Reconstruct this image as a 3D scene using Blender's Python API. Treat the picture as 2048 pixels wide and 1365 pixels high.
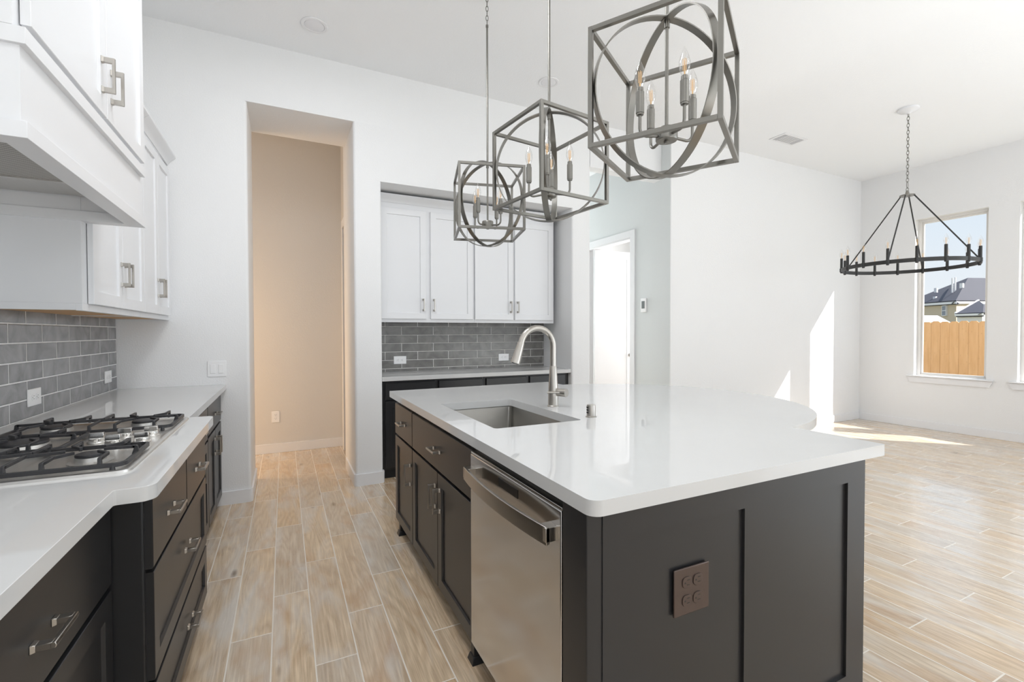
import bpy, bmesh, math, random
from mathutils import Vector, Matrix

random.seed(7)
S = bpy.context.scene
for o in list(bpy.data.objects):
    bpy.data.objects.remove(o, do_unlink=True)
PI = math.pi

# ------------------------------------------------------------------ camera
F_PX, EYE, YAW, PIT, ROL = 930.0, 1.30, .4560, .0180, -.0022
fw = Vector((math.sin(YAW)*math.cos(PIT), math.cos(YAW)*math.cos(PIT), -math.sin(PIT)))
r0 = Vector((math.cos(YAW), -math.sin(YAW), 0)); u0 = r0.cross(fw)
rt = r0*math.cos(ROL) + u0*math.sin(ROL); up = -r0*math.sin(ROL) + u0*math.cos(ROL)
cd = bpy.data.cameras.new('camera'); cam = bpy.data.objects.new('camera', cd)
S.collection.objects.link(cam); S.camera = cam
cd.sensor_fit = 'HORIZONTAL'; cd.sensor_width = 36.0; cd.lens = 36.0*F_PX/2048.0
cd.clip_start = .05; cd.clip_end = 300
cam.matrix_world = Matrix(((rt.x, up.x, -fw.x, 0), (rt.y, up.y, -fw.y, 0), (rt.z, up.z, -fw.z, EYE), (0, 0, 0, 1)))

# ------------------------------------------------------------------ view, world, lights
S.view_settings.view_transform = 'Standard'; S.view_settings.look = 'None'
S.view_settings.exposure = 0.20; S.view_settings.gamma = 1.0
S.view_settings.use_curve_mapping = False

W = bpy.data.worlds.new('sky'); S.world = W; W.use_nodes = True
wn = W.node_tree.nodes; wl = W.node_tree.links
bg = wn['Background']; bg.inputs['Strength'].default_value = .82
tc = wn.new('ShaderNodeTexCoord'); sx = wn.new('ShaderNodeSeparateXYZ'); rmp = wn.new('ShaderNodeValToRGB')
wl.new(tc.outputs['Generated'], sx.inputs[0]); wl.new(sx.outputs['Z'], rmp.inputs['Fac']); wl.new(rmp.outputs['Color'], bg.inputs['Color'])
rmp.color_ramp.elements[0].position = 0.0; rmp.color_ramp.elements[0].color = (.93, .97, 1.0, 1)
rmp.color_ramp.elements[1].position = .7; rmp.color_ramp.elements[1].color = (.50, .68, 1.0, 1)
e = rmp.color_ramp.elements.new(.25); e.color = (.74, .87, 1.0, 1)

def lamp(name, kind, loc, direction, power, color=(1, 1, 1), sx_=1, sy_=1, **k):
    d = bpy.data.lights.new(name, kind); d.energy = power; d.color = color
    if kind == 'AREA': d.shape = 'RECTANGLE'; d.size = sx_; d.size_y = sy_
    for a, b in k.items(): setattr(d, a, b)
    o = bpy.data.objects.new(name, d); S.collection.objects.link(o); o.location = loc
    o.rotation_euler = Vector(direction).to_track_quat('-Z', 'Y').to_euler()
    return o
SUN = Vector((-.98, 1.0, -1.10))
lamp('sun', 'SUN', (12, -6, 9), SUN, 8.5, (1, .97, .93), angle=.0093)
# daylight coming in at the window openings
for i, yc in enumerate((2.915, 1.915)):
    lamp('window_daylight', 'AREA', (7.74, yc, 1.75), (-1, 0, 0), 2, (.74, .86, 1), .70, 2.1)
lamp('rear_fill', 'AREA', (1.6, -4.35, 1.5), (-.08, 1, 1.1), 16, (.94, .97, 1), 4.0, 2.6)  # area lamp added behind the camera as fill, tilted up
lamp('ceiling_bounce_fill', 'AREA', (1.2, -2.5, .8), (0, .0, 1), 62, (.94, .97, 1), 2.5, 2.5)  # unseen lamp added to throw light up onto the ceiling
lamp('ceiling_bounce_fill', 'AREA', (4.3, -.7, .8), (-.05, .05, 1), 52, (.86, .93, 1), 2.5, 2.5)  # another added uplight, out of frame on the dining side
for lx, ly, lp in ((.14, 2.7, 8), (.38, 1.9, 14), (.12, -.2, 3), (2.6, -.6, 5)):  # soft fill lamps added under the ceiling, no fixtures there
    lamp('ceiling_fill', 'AREA', (lx, ly, 3.46), (0, 0, -1), lp, (.96, .975, 1), .55, .55)
lamp('rear_fill', 'AREA', (5.6, -4.35, 1.5), (0, 1, .75), 22, (.95, .97, 1), 3.2, 2.8)  # second added fill lamp, rear right
lamp('side_daylight', 'AREA', (7.68, -1.9, 1.5), (-1, .15, .35), 68, (.80, .90, 1), 3.4, 2.6)
lamp('bath_daylight', 'AREA', (5.9, 5.2, 1.8), (-1, .05, 0), 56, (1, 1, 1), 1.6, 2.0)
lamp('foyer_daylight', 'AREA', (3.4, 7.85, 1.7), (0, -1, 0), 50, (.95, .98, 1), .9, 2.0)
lamp('hall_lamp', 'AREA', (-1.75, 5.2, 1.15), (1, .05, -.05), 20, (1, .69, .41), .7, 1.6)

# ------------------------------------------------------------------ materials
def srgb(r, g, b):
    f = lambda c: (c/12.92 if c <= .04045 else ((c+.055)/1.055)**2.4)
    return (f(r/255), f(g/255), f(b/255), 1)
def mat(name, col, rough=.5, metal=0, spec=.5, bump=0, bscale=60, aniso=None, var=0, vscale=3):
    m = bpy.data.materials.new(name); m.use_nodes = True
    nt = m.node_tree; b = nt.nodes['Principled BSDF']
    b.inputs['Base Color'].default_value = col if len(col) == 4 else (*col, 1)
    b.inputs['Roughness'].default_value = rough; b.inputs['Metallic'].default_value = metal
    b.inputs['Specular IOR Level'].default_value = spec
    tcn = nt.nodes.new('ShaderNodeTexCoord')
    if bump:
        n = nt.nodes.new('ShaderNodeTexNoise'); n.inputs['Scale'].default_value = bscale; n.inputs['Detail'].default_value = 3
        bp = nt.nodes.new('ShaderNodeBump'); bp.inputs['Strength'].default_value = bump; bp.inputs['Distance'].default_value = .004
        nt.links.new(tcn.outputs['Object'], n.inputs['Vector']); nt.links.new(n.outputs['Fac'], bp.inputs['Height'])
        nt.links.new(bp.outputs['Normal'], b.inputs['Normal'])
    if var:
        n = nt.nodes.new('ShaderNodeTexNoise'); n.inputs['Scale'].default_value = vscale; n.inputs['Detail'].default_value = 4
        mx = nt.nodes.new('ShaderNodeMix'); mx.data_type = 'RGBA'
        c = b.inputs['Base Color'].default_value[:]
        mx.inputs['A'].default_value = [v*(1-var) for v in c[:3]]+[1]; mx.inputs['B'].default_value = [min(1, v*(1+var)) for v in c[:3]]+[1]
        nt.links.new(tcn.outputs['Object'], n.inputs['Vector']); nt.links.new(n.outputs['Fac'], mx.inputs['Factor'])
        nt.links.new(mx.outputs['Result'], b.inputs['Base Color'])
    if aniso:
        n = nt.nodes.new('ShaderNodeTexNoise'); n.inputs['Scale'].default_value = 1; n.inputs['Detail'].default_value = 2
        mp = nt.nodes.new('ShaderNodeMapping'); mp.inputs['Scale'].default_value = aniso
        mr = nt.nodes.new('ShaderNodeMapRange'); mr.inputs['To Min'].default_value = rough*.8; mr.inputs['To Max'].default_value = rough*1.3
        nt.links.new(tcn.outputs['Object'], mp.inputs['Vector']); nt.links.new(mp.outputs[0], n.inputs['Vector'])
        nt.links.new(n.outputs['Fac'], mr.inputs['Value']); nt.links.new(mr.outputs[0], b.inputs['Roughness'])
    return m
M = {}
M['wall'] = mat('white_wall_paint', (.87, .87, .87), .7, bump=.35, bscale=110)
M['ceiling'] = mat('ceiling_paint', (.93, .94, .95), .8, bump=.3, bscale=90)
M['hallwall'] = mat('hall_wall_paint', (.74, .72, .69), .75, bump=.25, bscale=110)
M['foyershade'] = mat('wall_paint_foyer_shade', (.74, .765, .76), .7, bump=.25, bscale=110)  # wall paint darkened and greened to stand for the foyer's shade
M['trim'] = mat('trim_paint', (.86, .86, .87), .35)
M['white'] = mat('white_cabinet_paint', (.82, .825, .84), .3)
M['dark'] = mat('charcoal_cabinet_paint', (.0222, .0222, .0236), .33, spec=.5, var=.06, vscale=5)
M['darkin'] = mat('toe_kick_black', (.012, .012, .013), .6)  # near-black colour of the toe kicks
M['maple'] = mat('raw_maple', srgb(214, 168, 112), .5, var=.12, vscale=9)
M['quartz'] = mat('white_quartz', (.66, .66, .655), .035, spec=.55, var=.012, vscale=14)
M['nickel'] = mat('brushed_nickel', (.47, .445, .41), .28, 1)
M['pendant'] = mat('pendant_nickel', (.25, .242, .222), .34, 1)
M['steel'] = mat('stainless_steel', (.60, .59, .58), .15, 1, aniso=(4, 4, 260))
M['steelh'] = mat('stainless_tray', (.68, .665, .64), .36, 1, aniso=(300, 4, 4))
M['sinksteel'] = mat('sink_steel', (.32, .31, .29), .36, 1)
M['chrome'] = mat('polished_metal', (.78, .77, .75), .10, 1)
M['aluminium'] = mat('satin_aluminium', (.62, .61, .59), .38, 1)
M['iron'] = mat('cast_iron', (.030, .030, .033), .42, bump=.1, bscale=300)
M['blackp'] = mat('black_plastic', (.012, .012, .013), .3)
M['blackm'] = mat('black_metal', (.022, .021, .020), .42)
M['plastic'] = mat('white_plastic', (.93, .93, .93), .3)
M['plasticg'] = mat('grey_slot', (.09, .09, .09), .5)
M['bronze'] = mat('brown_plate', (.105, .078, .068), .33, .6)
M['lcd'] = mat('lcd_grey', (.16, .18, .18), .3)
M['lens'] = mat('light_lens', (.85, .85, .87), .5)
M['ventslat'] = mat('vent_grey', (.42, .41, .40), .6)  # grey of the register's inner plates
M['vinyl'] = mat('window_vinyl', (.80, .78, .75), .4)
M['fence'] = None
M['stucco'] = mat('beige_siding', srgb(205, 190, 165), .8)
M['shingle'] = mat('roof_shingle', (.045, .046, .062), .8, var=.15, vscale=3)
M['housewhite'] = mat('house_white', (.8, .8, .8), .6)
M['grass'] = mat('dry_ground', srgb(150, 145, 110), .9, var=.2, vscale=2)
M['housewin'] = mat('house_window', (.12, .16, .2), .1)

def glass(name, tint=(1, 1, 1), refl=.6):
    m = bpy.data.materials.new(name); m.use_nodes = True; nt = m.node_tree
    for n in list(nt.nodes):
        if n.type != 'OUTPUT_MATERIAL': nt.nodes.remove(n)
    t = nt.nodes.new('ShaderNodeBsdfTransparent'); t.inputs[0].default_value = (*tint, 1)
    g = nt.nodes.new('ShaderNodeBsdfGlossy'); g.inputs['Roughness'].default_value = .02
    lw = nt.nodes.new('ShaderNodeLayerWeight'); lw.inputs['Blend'].default_value = .25
    ml = nt.nodes.new('ShaderNodeMath'); ml.operation = 'MULTIPLY'; ml.inputs[1].default_value = refl
    mx = nt.nodes.new('ShaderNodeMixShader')
    nt.links.new(lw.outputs['Facing'], ml.inputs[0]); nt.links.new(ml.outputs[0], mx.inputs[0])
    nt.links.new(t.outputs[0], mx.inputs[1]); nt.links.new(g.outputs[0], mx.inputs[2])
    nt.links.new(mx.outputs[0], nt.nodes['Material Output'].inputs['Surface'])
    return m
M['pane'] = glass('window_glass', (1, 1, 1), .25)
M['bulb'] = glass('bulb_glass', (.985, .98, .975), .75)
M['filament'] = mat('amber_filament', srgb(246, 205, 150), .4)

class NT:
    def __init__(s, m): s.nt = m.node_tree; s.b = s.nt.nodes['Principled BSDF']
    def n(s, t, **k):
        x = s.nt.nodes.new(t)
        for a, b in k.items(): setattr(x, a, b)
        return x
    def l(s, a, b): s.nt.links.new(a, b)
    def m(s, op, a, b=None, c=None):
        x = s.n('ShaderNodeMath', operation=op)
        for i, v in enumerate((a, b, c)):
            if v is None: continue
            if isinstance(v, (int, float)): x.inputs[i].default_value = v
            else: s.l(v, x.inputs[i])
        return x.outputs[0]
    def ramp(s, fac, pts):
        r = s.n('ShaderNodeValToRGB'); cr = r.color_ramp
        cr.elements[0].position, cr.elements[0].color = pts[0]
        cr.elements[1].position, cr.elements[1].color = pts[-1]
        for p, c in pts[1:-1]:
            q = cr.elements.new(p); q.color = c
        s.l(fac, r.inputs[0]); return r.outputs[0]
    def mix(s, f, a, b, mode='MIX'):
        x = s.n('ShaderNodeMix', data_type='RGBA', blend_type=mode)
        for key, v in (('Factor', f), ('A', a), ('B', b)):
            i = x.inputs[key] if key == 'Factor' else [q for q in x.inputs if q.name == key and q.type == 'RGBA'][0]
            if isinstance(v, (int, float)): i.default_value = v
            elif isinstance(v, tuple): i.default_value = v
            else: s.l(v, i)
        return [q for q in x.outputs if q.type == 'RGBA'][0]

def floor_material():
    m = bpy.data.materials.new('wood_look_plank_tile'); m.use_nodes = True; t = NT(m)
    tc = t.n('ShaderNodeTexCoord'); sp = t.n('ShaderNodeSeparateXYZ'); t.l(tc.outputs['Object'], sp.inputs[0])
    x, y = sp.outputs[0], sp.outputs[1]
    w, L = .1565, .905
    cx = t.m('DIVIDE', t.m('ADD', x, .214), w); col = t.m('FLOOR', cx); fx = t.m('FRACT', cx)
    ry = t.m('DIVIDE', t.m('SUBTRACT', t.m('SUBTRACT', y, 2.25+.905*10), t.m('MULTIPLY', col, .3017)), L)
    ry = t.m('ADD', ry, 40.0)
    row = t.m('FLOOR', ry); fy = t.m('FRACT', ry)
    dx = t.m('MULTIPLY', t.m('MINIMUM', fx, t.m('SUBTRACT', 1, fx)), w)
    dy = t.m('MULTIPLY', t.m('MINIMUM', fy, t.m('SUBTRACT', 1, fy)), L)
    d = t.m('MINIMUM', dx, dy)
    grout = t.m('LESS_THAN', d, .0027)
    cv = t.n('ShaderNodeCombineXYZ'); t.l(col, cv.inputs[0]); t.l(row, cv.inputs[1])
    wnz = t.n('ShaderNodeTexWhiteNoise', noise_dimensions='3D'); t.l(cv.outputs[0], wnz.inputs['Vector'])
    rnd = wnz.outputs['Value']; rs = t.n('ShaderNodeSeparateColor'); t.l(wnz.outputs['Color'], rs.inputs[0])
    # plank local coordinates, shifted at random
    pv = t.n('ShaderNodeCombineXYZ'); t.l(t.m('ADD', x, t.m('MULTIPLY', rnd, 37)), pv.inputs[0])
    t.l(t.m('ADD', y, t.m('MULTIPLY', rs.outputs[1], 23)), pv.inputs[1]); t.l(t.m('MULTIPLY', rnd, 9), pv.inputs[2])
    def noise(sc, scale, detail=4, dist=0):
        mp = t.n('ShaderNodeMapping'); mp.inputs['Scale'].default_value = sc; t.l(pv.outputs[0], mp.inputs[0])
        nz = t.n('ShaderNodeTexNoise'); nz.inputs['Scale'].default_value = scale; nz.inputs['Detail'].default_value = detail
        nz.inputs['Distortion'].default_value = dist; t.l(mp.outputs[0], nz.inputs[0]); return nz.outputs['Fac']
    fine = noise((150, 5, 1), 1, 5); big = noise((7, 1.6, 1), 1, 5, .8); blotch = noise((5, 2.2, 1), 1.2, 3, 1.2)
    # cathedral rings: iso-lines of a smooth stretched noise
    rg = noise((6.5, .75, 1), 1, 2, .15)
    rings = t.m('PINGPONG', t.m('MULTIPLY', rg, 17.0), .5); rings = t.m('MULTIPLY', rings, 2)
    base = t.ramp(rs.outputs[0], [(0, srgb(232, 211, 183)), (.25, srgb(240, 217, 186)), (.5, srgb(228, 213, 192)), (.75, srgb(236, 208, 172)), (1, srgb(222, 210, 193))])
    c = t.mix(t.m('MULTIPLY', t.m('SUBTRACT', 1, rings), .30), base, srgb(150, 118, 86))
    c = t.mix(t.ramp(fine, [(.35, (0, 0, 0, 1)), (.7, (.40, .40, .40, 1))]), c, srgb(126, 98, 70))
    c = t.mix(t.ramp(big, [(.50, (0, 0, 0, 1)), (.68, (.60, .60, .60, 1))]), c, srgb(222, 219, 214))
    c = t.mix(t.ramp(blotch, [(.28, (.48, .48, .48, 1)), (.48, (0, 0, 0, 1))]), c, srgb(188, 148, 108))
    knot = t.n('ShaderNodeTexVoronoi'); knot.inputs['Scale'].default_value = 1
    mp = t.n('ShaderNodeMapping'); mp.inputs['Scale'].default_value = (5, 1.7, 1); t.l(pv.outputs[0], mp.inputs[0]); t.l(mp.outputs[0], knot.inputs['Vector'])
    c = t.mix(t.ramp(knot.outputs['Distance'], [(.03, (.75, .75, .75, 1)), (.10, (0, 0, 0, 1))]), c, srgb(104, 82, 62))
    c = t.mix(grout, c, srgb(240, 232, 220))
    t.l(c, t.b.inputs['Base Color'])
    rough = t.m('ADD', t.m('MULTIPLY', fine, .12), .20); rough = t.m('ADD', rough, t.m('MULTIPLY', grout, .4))
    t.l(rough, t.b.inputs['Roughness']); t.b.inputs['Specular IOR Level'].default_value = .6
    t.b.inputs['Coat Weight'].default_value = .4; t.b.inputs['Coat Roughness'].default_value = .13
    h = t.m('SUBTRACT', t.m('MULTIPLY', fine, .25), t.m('MULTIPLY', t.m('LESS_THAN', d, .0034), 1.0))
    bp = t.n('ShaderNodeBump'); bp.inputs['Strength'].default_value = .5; bp.inputs['Distance'].default_value = .0012
    t.l(h, bp.inputs['Height']); t.l(bp.outputs[0], t.b.inputs['Normal'])
    return m
M['floor'] = floor_material()

def tile_material(name, axis, off_a, off_z, pa, pz, c0, c1, grout):
    m = bpy.data.materials.new(name); m.use_nodes = True; t = NT(m)
    tc = t.n('ShaderNodeTexCoord'); sp = t.n('ShaderNodeSeparateXYZ'); t.l(tc.outputs['Object'], sp.inputs[0])
    a, z = sp.outputs[axis], sp.outputs[2]
    rz = t.m('DIVIDE', t.m('SUBTRACT', z, off_z), pz); row = t.m('FLOOR', rz); fz = t.m('FRACT', rz)
    ca = t.m('ADD', t.m('DIVIDE', t.m('SUBTRACT', a, off_a), pa), t.m('MULTIPLY', t.m('FLOORED_MODULO', row, 2), .5))
    colm = t.m('FLOOR', ca); fa = t.m('FRACT', ca)
    da = t.m('MULTIPLY', t.m('MINIMUM', fa, t.m('SUBTRACT', 1, fa)), pa)
    dz = t.m('MULTIPLY', t.m('MINIMUM', fz, t.m('SUBTRACT', 1, fz)), pz)
    wob = t.n('ShaderNodeTexNoise'); wob.inputs['Scale'].default_value = 30; t.l(tc.outputs['Object'], wob.inputs[0])
    d = t.m('ADD', t.m('MINIMUM', da, dz), t.m('MULTIPLY', t.m('SUBTRACT', wob.outputs['Fac'], .5), .0012))
    g = t.m('LESS_THAN', d, .0030)
    cv = t.n('ShaderNodeCombineXYZ'); t.l(colm, cv.inputs[0]); t.l(row, cv.inputs[1])
    wz = t.n('ShaderNodeTexWhiteNoise', noise_dimensions='3D'); t.l(cv.outputs[0], wz.inputs['Vector'])
    nv = t.n('ShaderNodeVectorMath', operation='ADD'); sc = t.n('ShaderNodeVectorMath', operation='SCALE'); sc.inputs['Scale'].default_value = 20
    t.l(wz.outputs['Color'], sc.inputs[0]); t.l(tc.outputs['Object'], nv.inputs[0]); t.l(sc.outputs[0], nv.inputs[1])
    nz = t.n('ShaderNodeTexNoise'); nz.inputs['Scale'].default_value = 8; nz.inputs['Detail'].default_value = 4; nz.inputs['Distortion'].default_value = 1.0
    t.l(nv.outputs[0], nz.inputs[0])
    c = t.mix(t.ramp(nz.outputs['Fac'], [(.3, (0, 0, 0, 1)), (.7, (1, 1, 1, 1))]), c0, c1)
    c = t.mix(t.m('MULTIPLY', wz.outputs['Value'], .25), c, tuple(v*.6 for v in c0[:3])+(1,))
    edge = t.ramp(d, [(.0030, (.62, .62, .62, 1)), (.0075, (0, 0, 0, 1))])
    c = t.mix(edge, c, tuple(v*.45 for v in c0[:3])+(1,))
    c = t.mix(g, c, grout); t.l(c, t.b.inputs['Base Color'])
    t.l(t.m('ADD', t.m('MULTIPLY', g, .55), .16), t.b.inputs['Roughness'])
    h = t.m('SMOOTH_MIN', t.m('MULTIPLY', d, 160), 1.0, .3); h = t.m('ADD', h, t.m('MULTIPLY', nz.outputs['Fac'], .35))
    bp = t.n('ShaderNodeBump'); bp.inputs['Strength'].default_value = .6; bp.inputs['Distance'].default_value = .002
    t.l(h, bp.inputs['Height']); t.l(bp.outputs[0], t.b.inputs['Normal'])
    return m
M['tileL'] = tile_material('grey_glazed_subway_tile', 1, 2.685, .9165, .3105, .0855, srgb(122, 122, 124), srgb(164, 164, 165), srgb(240, 240, 240))
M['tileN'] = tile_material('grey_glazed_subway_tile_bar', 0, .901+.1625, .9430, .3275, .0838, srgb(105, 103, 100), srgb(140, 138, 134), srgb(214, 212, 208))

def fence_material():
    m = bpy.data.materials.new('cedar_boards'); m.use_nodes = True; t = NT(m)
    tc = t.n('ShaderNodeTexCoord'); oi = t.n('ShaderNodeObjectInfo')
    mp = t.n('ShaderNodeMapping'); mp.inputs['Scale'].default_value = (20, 20, 2.2); t.l(tc.outputs['Object'], mp.inputs[0])
    nz = t.n('ShaderNodeTexNoise'); nz.inputs['Scale'].default_value = 1; nz.inputs['Detail'].default_value = 4; t.l(mp.outputs[0], nz.inputs[0])
    n2 = t.n('ShaderNodeTexVoronoi'); mp2 = t.n('ShaderNodeMapping'); mp2.inputs['Scale'].default_value = (6, 6, 3); t.l(tc.outputs['Object'], mp2.inputs[0]); t.l(mp2.outputs[0], n2.inputs['Vector'])
    c = t.mix(nz.outputs['Fac'], srgb(206, 152, 98), srgb(238, 194, 144))
    c = t.mix(t.ramp(n2.outputs['Distance'], [(.05, (.8, .8, .8, 1)), (.13, (0, 0, 0, 1))]), c, srgb(140, 92, 58))
    t.l(c, t.b.inputs['Base Color']); t.b.inputs['Roughness'].default_value = .8
    return m
M['fence'] = fence_material()
def mesh_filter_material():
    m = bpy.data.materials.new('aluminium_mesh_filter'); m.use_nodes = True; t = NT(m)
    tc = t.n('ShaderNodeTexCoord'); mp = t.n('ShaderNodeMapping'); mp.inputs['Scale'].default_value = (140, 140, 140); t.l(tc.outputs['Object'], mp.inputs[0])
    ck = t.n('ShaderNodeTexChecker'); ck.inputs['Scale'].default_value = 1; t.l(mp.outputs[0], ck.inputs[0])
    c = t.mix(ck.outputs['Fac'], (.55, .53, .50, 1), (.36, .34, .31, 1)); t.l(c, t.b.inputs['Base Color'])
    t.b.inputs['Metallic'].default_value = .6; t.b.inputs['Roughness'].default_value = .45
    return m
M['filter'] = mesh_filter_material()

# ------------------------------------------------------------------ mesh helpers
class MB:
    def __init__(s): s.bm = bmesh.new()
    def box(s, x0, x1, y0, y1, z0, z1, mi=0):
        v = [s.bm.verts.new(p) for p in ((x0, y0, z0), (x1, y0, z0), (x1, y1, z0), (x0, y1, z0), (x0, y0, z1), (x1, y0, z1), (x1, y1, z1), (x0, y1, z1))]
        for f in ((0, 3, 2, 1), (4, 5, 6, 7), (0, 1, 5, 4), (1, 2, 6, 5), (2, 3, 7, 6), (3, 0, 4, 7)):
            s.bm.faces.new([v[i] for i in f]).material_index = mi
        return s
    def prism(s, pts, z0, z1, mi=0):
        a = [s.bm.verts.new((p[0], p[1], z0)) for p in pts]; b = [s.bm.verts.new((p[0], p[1], z1)) for p in pts]
        n = len(pts)
        s.bm.faces.new(a[::-1]).material_index = mi; s.bm.faces.new(b).material_index = mi
        for i in range(n): s.bm.faces.new((a[i], a[(i+1) % n], b[(i+1) % n], b[i])).material_index = mi
        return s
    def hull(s, A, B, mi=0):            # two matching polygons joined
        a = [s.bm.verts.new(p) for p in A]; b = [s.bm.verts.new(p) for p in B]; n = len(A)
        s.bm.faces.new(a[::-1]).material_index = mi; s.bm.faces.new(b).material_index = mi
        for i in range(n): s.bm.faces.new((a[i], a[(i+1) % n], b[(i+1) % n], b[i])).material_index = mi
        return s
    def tube(s, pts, r, seg=12, mi=0, cap=True, closed=False, smooth=True):
        pts = [Vector(p) for p in pts]; n = len(pts); rings = []
        rs = r if isinstance(r, (list, tuple)) else [r]*n
        tn = []
        for i in range(n):
            if closed: t = pts[(i+1) % n]-pts[i-1]
            else: t = pts[min(i+1, n-1)]-pts[max(i-1, 0)]
            tn.append(t.normalized())
        nrm = tn[0].orthogonal().normalized()
        for i in range(n):
            nrm = (nrm - tn[i]*nrm.dot(tn[i])); nrm = nrm.normalized() if nrm.length > 1e-6 else tn[i].orthogonal().normalized()
            bn = tn[i].cross(nrm)
            rings.append([s.bm.verts.new(pts[i]+(nrm*math.cos(2*PI*k/seg)+bn*math.sin(2*PI*k/seg))*rs[i]) for k in range(seg)])
        m = n if closed else n-1
        for i in range(m):
            A, B = rings[i], rings[(i+1) % n]
            for k in range(seg):
                f = s.bm.faces.new((A[k], A[(k+1) % seg], B[(k+1) % seg], B[k])); f.smooth = smooth; f.material_index = mi
        if cap and not closed:
            s.bm.faces.new(rings[0][::-1]).material_index = mi; s.bm.faces.new(rings[-1]).material_index = mi
        return s
    def bar(s, p, q, w, h=None, upv=(0, 0, 1), mi=0):
        p, q = Vector(p), Vector(q); h = h or w; d = (q-p).normalized(); u = Vector(upv)
        if abs(d.dot(u)) > .95: u = Vector((1, 0, 0))
        a = d.cross(u).normalized(); b = a.cross(d).normalized()
        A = [p+a*i*w/2+b*j*h/2 for i, j in ((-1, -1), (1, -1), (1, 1), (-1, 1))]; B = [v+(q-p) for v in A]
        return s.hull(A, B, mi)
    def lathe(s, prof, c=(0, 0, 0), seg=24, mi=0, axis='z', smooth=True, cap=True):
        rings = []
        for r, z in prof:
            rg = []
            for k in range(seg):
                a = 2*PI*k/seg; x, y = r*math.cos(a), r*math.sin(a)
                p = (x, y, z) if axis == 'z' else ((z, x, y) if axis == 'x' else (x, z, y))
                rg.append(s.bm.verts.new((c[0]+p[0], c[1]+p[1], c[2]+p[2])))
            rings.append(rg)
        for i in range(len(rings)-1):
            for k in range(seg):
                f = s.bm.faces.new((rings[i][k], rings[i][(k+1) % seg], rings[i+1][(k+1) % seg], rings[i+1][k])); f.smooth = smooth; f.material_index = mi
        if cap:
            s.bm.faces.new(rings[0][::-1]).material_index = mi; s.bm.faces.new(rings[-1]).material_index = mi
        return s
    def outline(s, outer, holes, z0, z1, mi=0):     # flat slab with holes
        es = []
        for loop in [outer]+holes:
            v = [s.bm.verts.new((p[0], p[1], z1)) for p in loop]
            es += [s.bm.edges.new((v[i], v[(i+1) % len(v)])) for i in range(len(v))]
        r = bmesh.ops.triangle_fill(s.bm, edges=es, use_beauty=True, normal=(0, 0, 1))
        fs = [g for g in r['geom'] if isinstance(g, bmesh.types.BMFace)]
        ex = bmesh.ops.extrude_face_region(s.bm, geom=fs)
        vs = [g for g in ex['geom'] if isinstance(g, bmesh.types.BMVert)]
        for v in vs: v.co.z = z0
        for f in s.bm.faces: f.material_index = mi
        return s
ROOTLOC = {}
def obj(name, mb, m, parent=None, local=False, bevel=0, seg=2):
    bm = mb.bm; bmesh.ops.recalc_face_normals(bm, faces=bm.faces[:])
    if parent is not None and not local:
        p = parent; off = Vector((0, 0, 0))
        while p is not None: off += p.location; p = p.parent
        bmesh.ops.translate(bm, verts=bm.verts[:], vec=-off)
    me = bpy.data.meshes.new(name); bm.to_mesh(me); bm.free()
    me.polygons.foreach_set('use_smooth', [True]*len(me.polygons)); me.set_sharp_from_angle(angle=math.radians(32))
    for q in (m if isinstance(m, (list, tuple)) else [m]): me.materials.append(q)
    o = bpy.data.objects.new(name, me); S.collection.objects.link(o)
    if parent is not None: o.parent = parent
    if bevel:
        b = o.modifiers.new('bevel', 'BEVEL'); b.width = bevel; b.segments = seg; b.limit_method = 'ANGLE'; b.angle_limit = math.radians(40)
        b.harden_normals = False
    return o
def tag(o, label, cat, group=None):
    o['label'] = label; o['category'] = cat
    if group: o['group'] = group
    return o
def thing(name, label, cat, loc=(0, 0, 0), group=None, rz=0):
    o = bpy.data.objects.new(name, None); S.collection.objects.link(o); o.location = loc; o.rotation_euler = (0, 0, rz)
    o.empty_display_size = .1
    return tag(o, label, cat, group)
def struct(name, mb, m, parent=None, **k):
    o = obj(name, mb, m, parent, **k)
    if parent is None: o['kind'] = 'structure'
    return o
def copy_tree(o, parent=None):
    c = o.copy(); S.collection.objects.link(c); c.parent = parent
    for ch in list(o.children): copy_tree(ch, c)
    return c

# ------------------------------------------------------------------ room shell
YB = 4.10; XL = -1.05; XR = 7.72; YD = 3.95; ZC = 3.53; XF = 3.944
struct('floor', MB().box(-2.6, 7.95, -4.6, 8.1, -.12, 0), M['floor'])
struct('ceiling', MB().box(-1.2, 7.95, -4.6, 8.1, ZC, ZC+.12), M['ceiling'])
def rounded(pts, rad, seg=6):
    """polygon with rounded corners; rad = list of radii per corner"""
    out = []; n = len(pts)
    for i, p in enumerate(pts):
        r = rad[i] if isinstance(rad, (list, tuple)) else rad
        p = Vector(p); a = Vector(pts[i-1]); b = Vector(pts[(i+1) % n])
        if r <= 0: out.append(tuple(p)); continue
        u = (a-p).normalized(); v = (b-p).normalized(); ang = u.angle(v); d = r/math.tan(ang/2)
        c = p+(u+v).normalized()*(r/math.sin(ang/2)); s = p+u*d-c; e_ = p+v*d-c
        a0 = math.atan2(s.y, s.x); a1 = math.atan2(e_.y, e_.x); da = (a1-a0+PI) % (2*PI)-PI
        for k in range(seg+1): out.append((c.x+r*math.cos(a0+da*k/seg), c.y+r*math.sin(a0+da*k/seg)))
    return out
struct('wall_left', MB().box(XL-.15, XL, -4.6, 4.72, 0, ZC), M['wall'])
NKL, NKR, NKY, NKT = .762, 2.712, 4.70, 2.60
OPL, OPR, OPT = -.238, .535, 3.07
PIL = 2.945
b = MB()
b.prism(rounded([(XL-.15, YB), (OPL, YB), (OPL, NKY), (XL-.15, NKY)], [0, .022, 0, 0]), 0, OPT)
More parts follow.
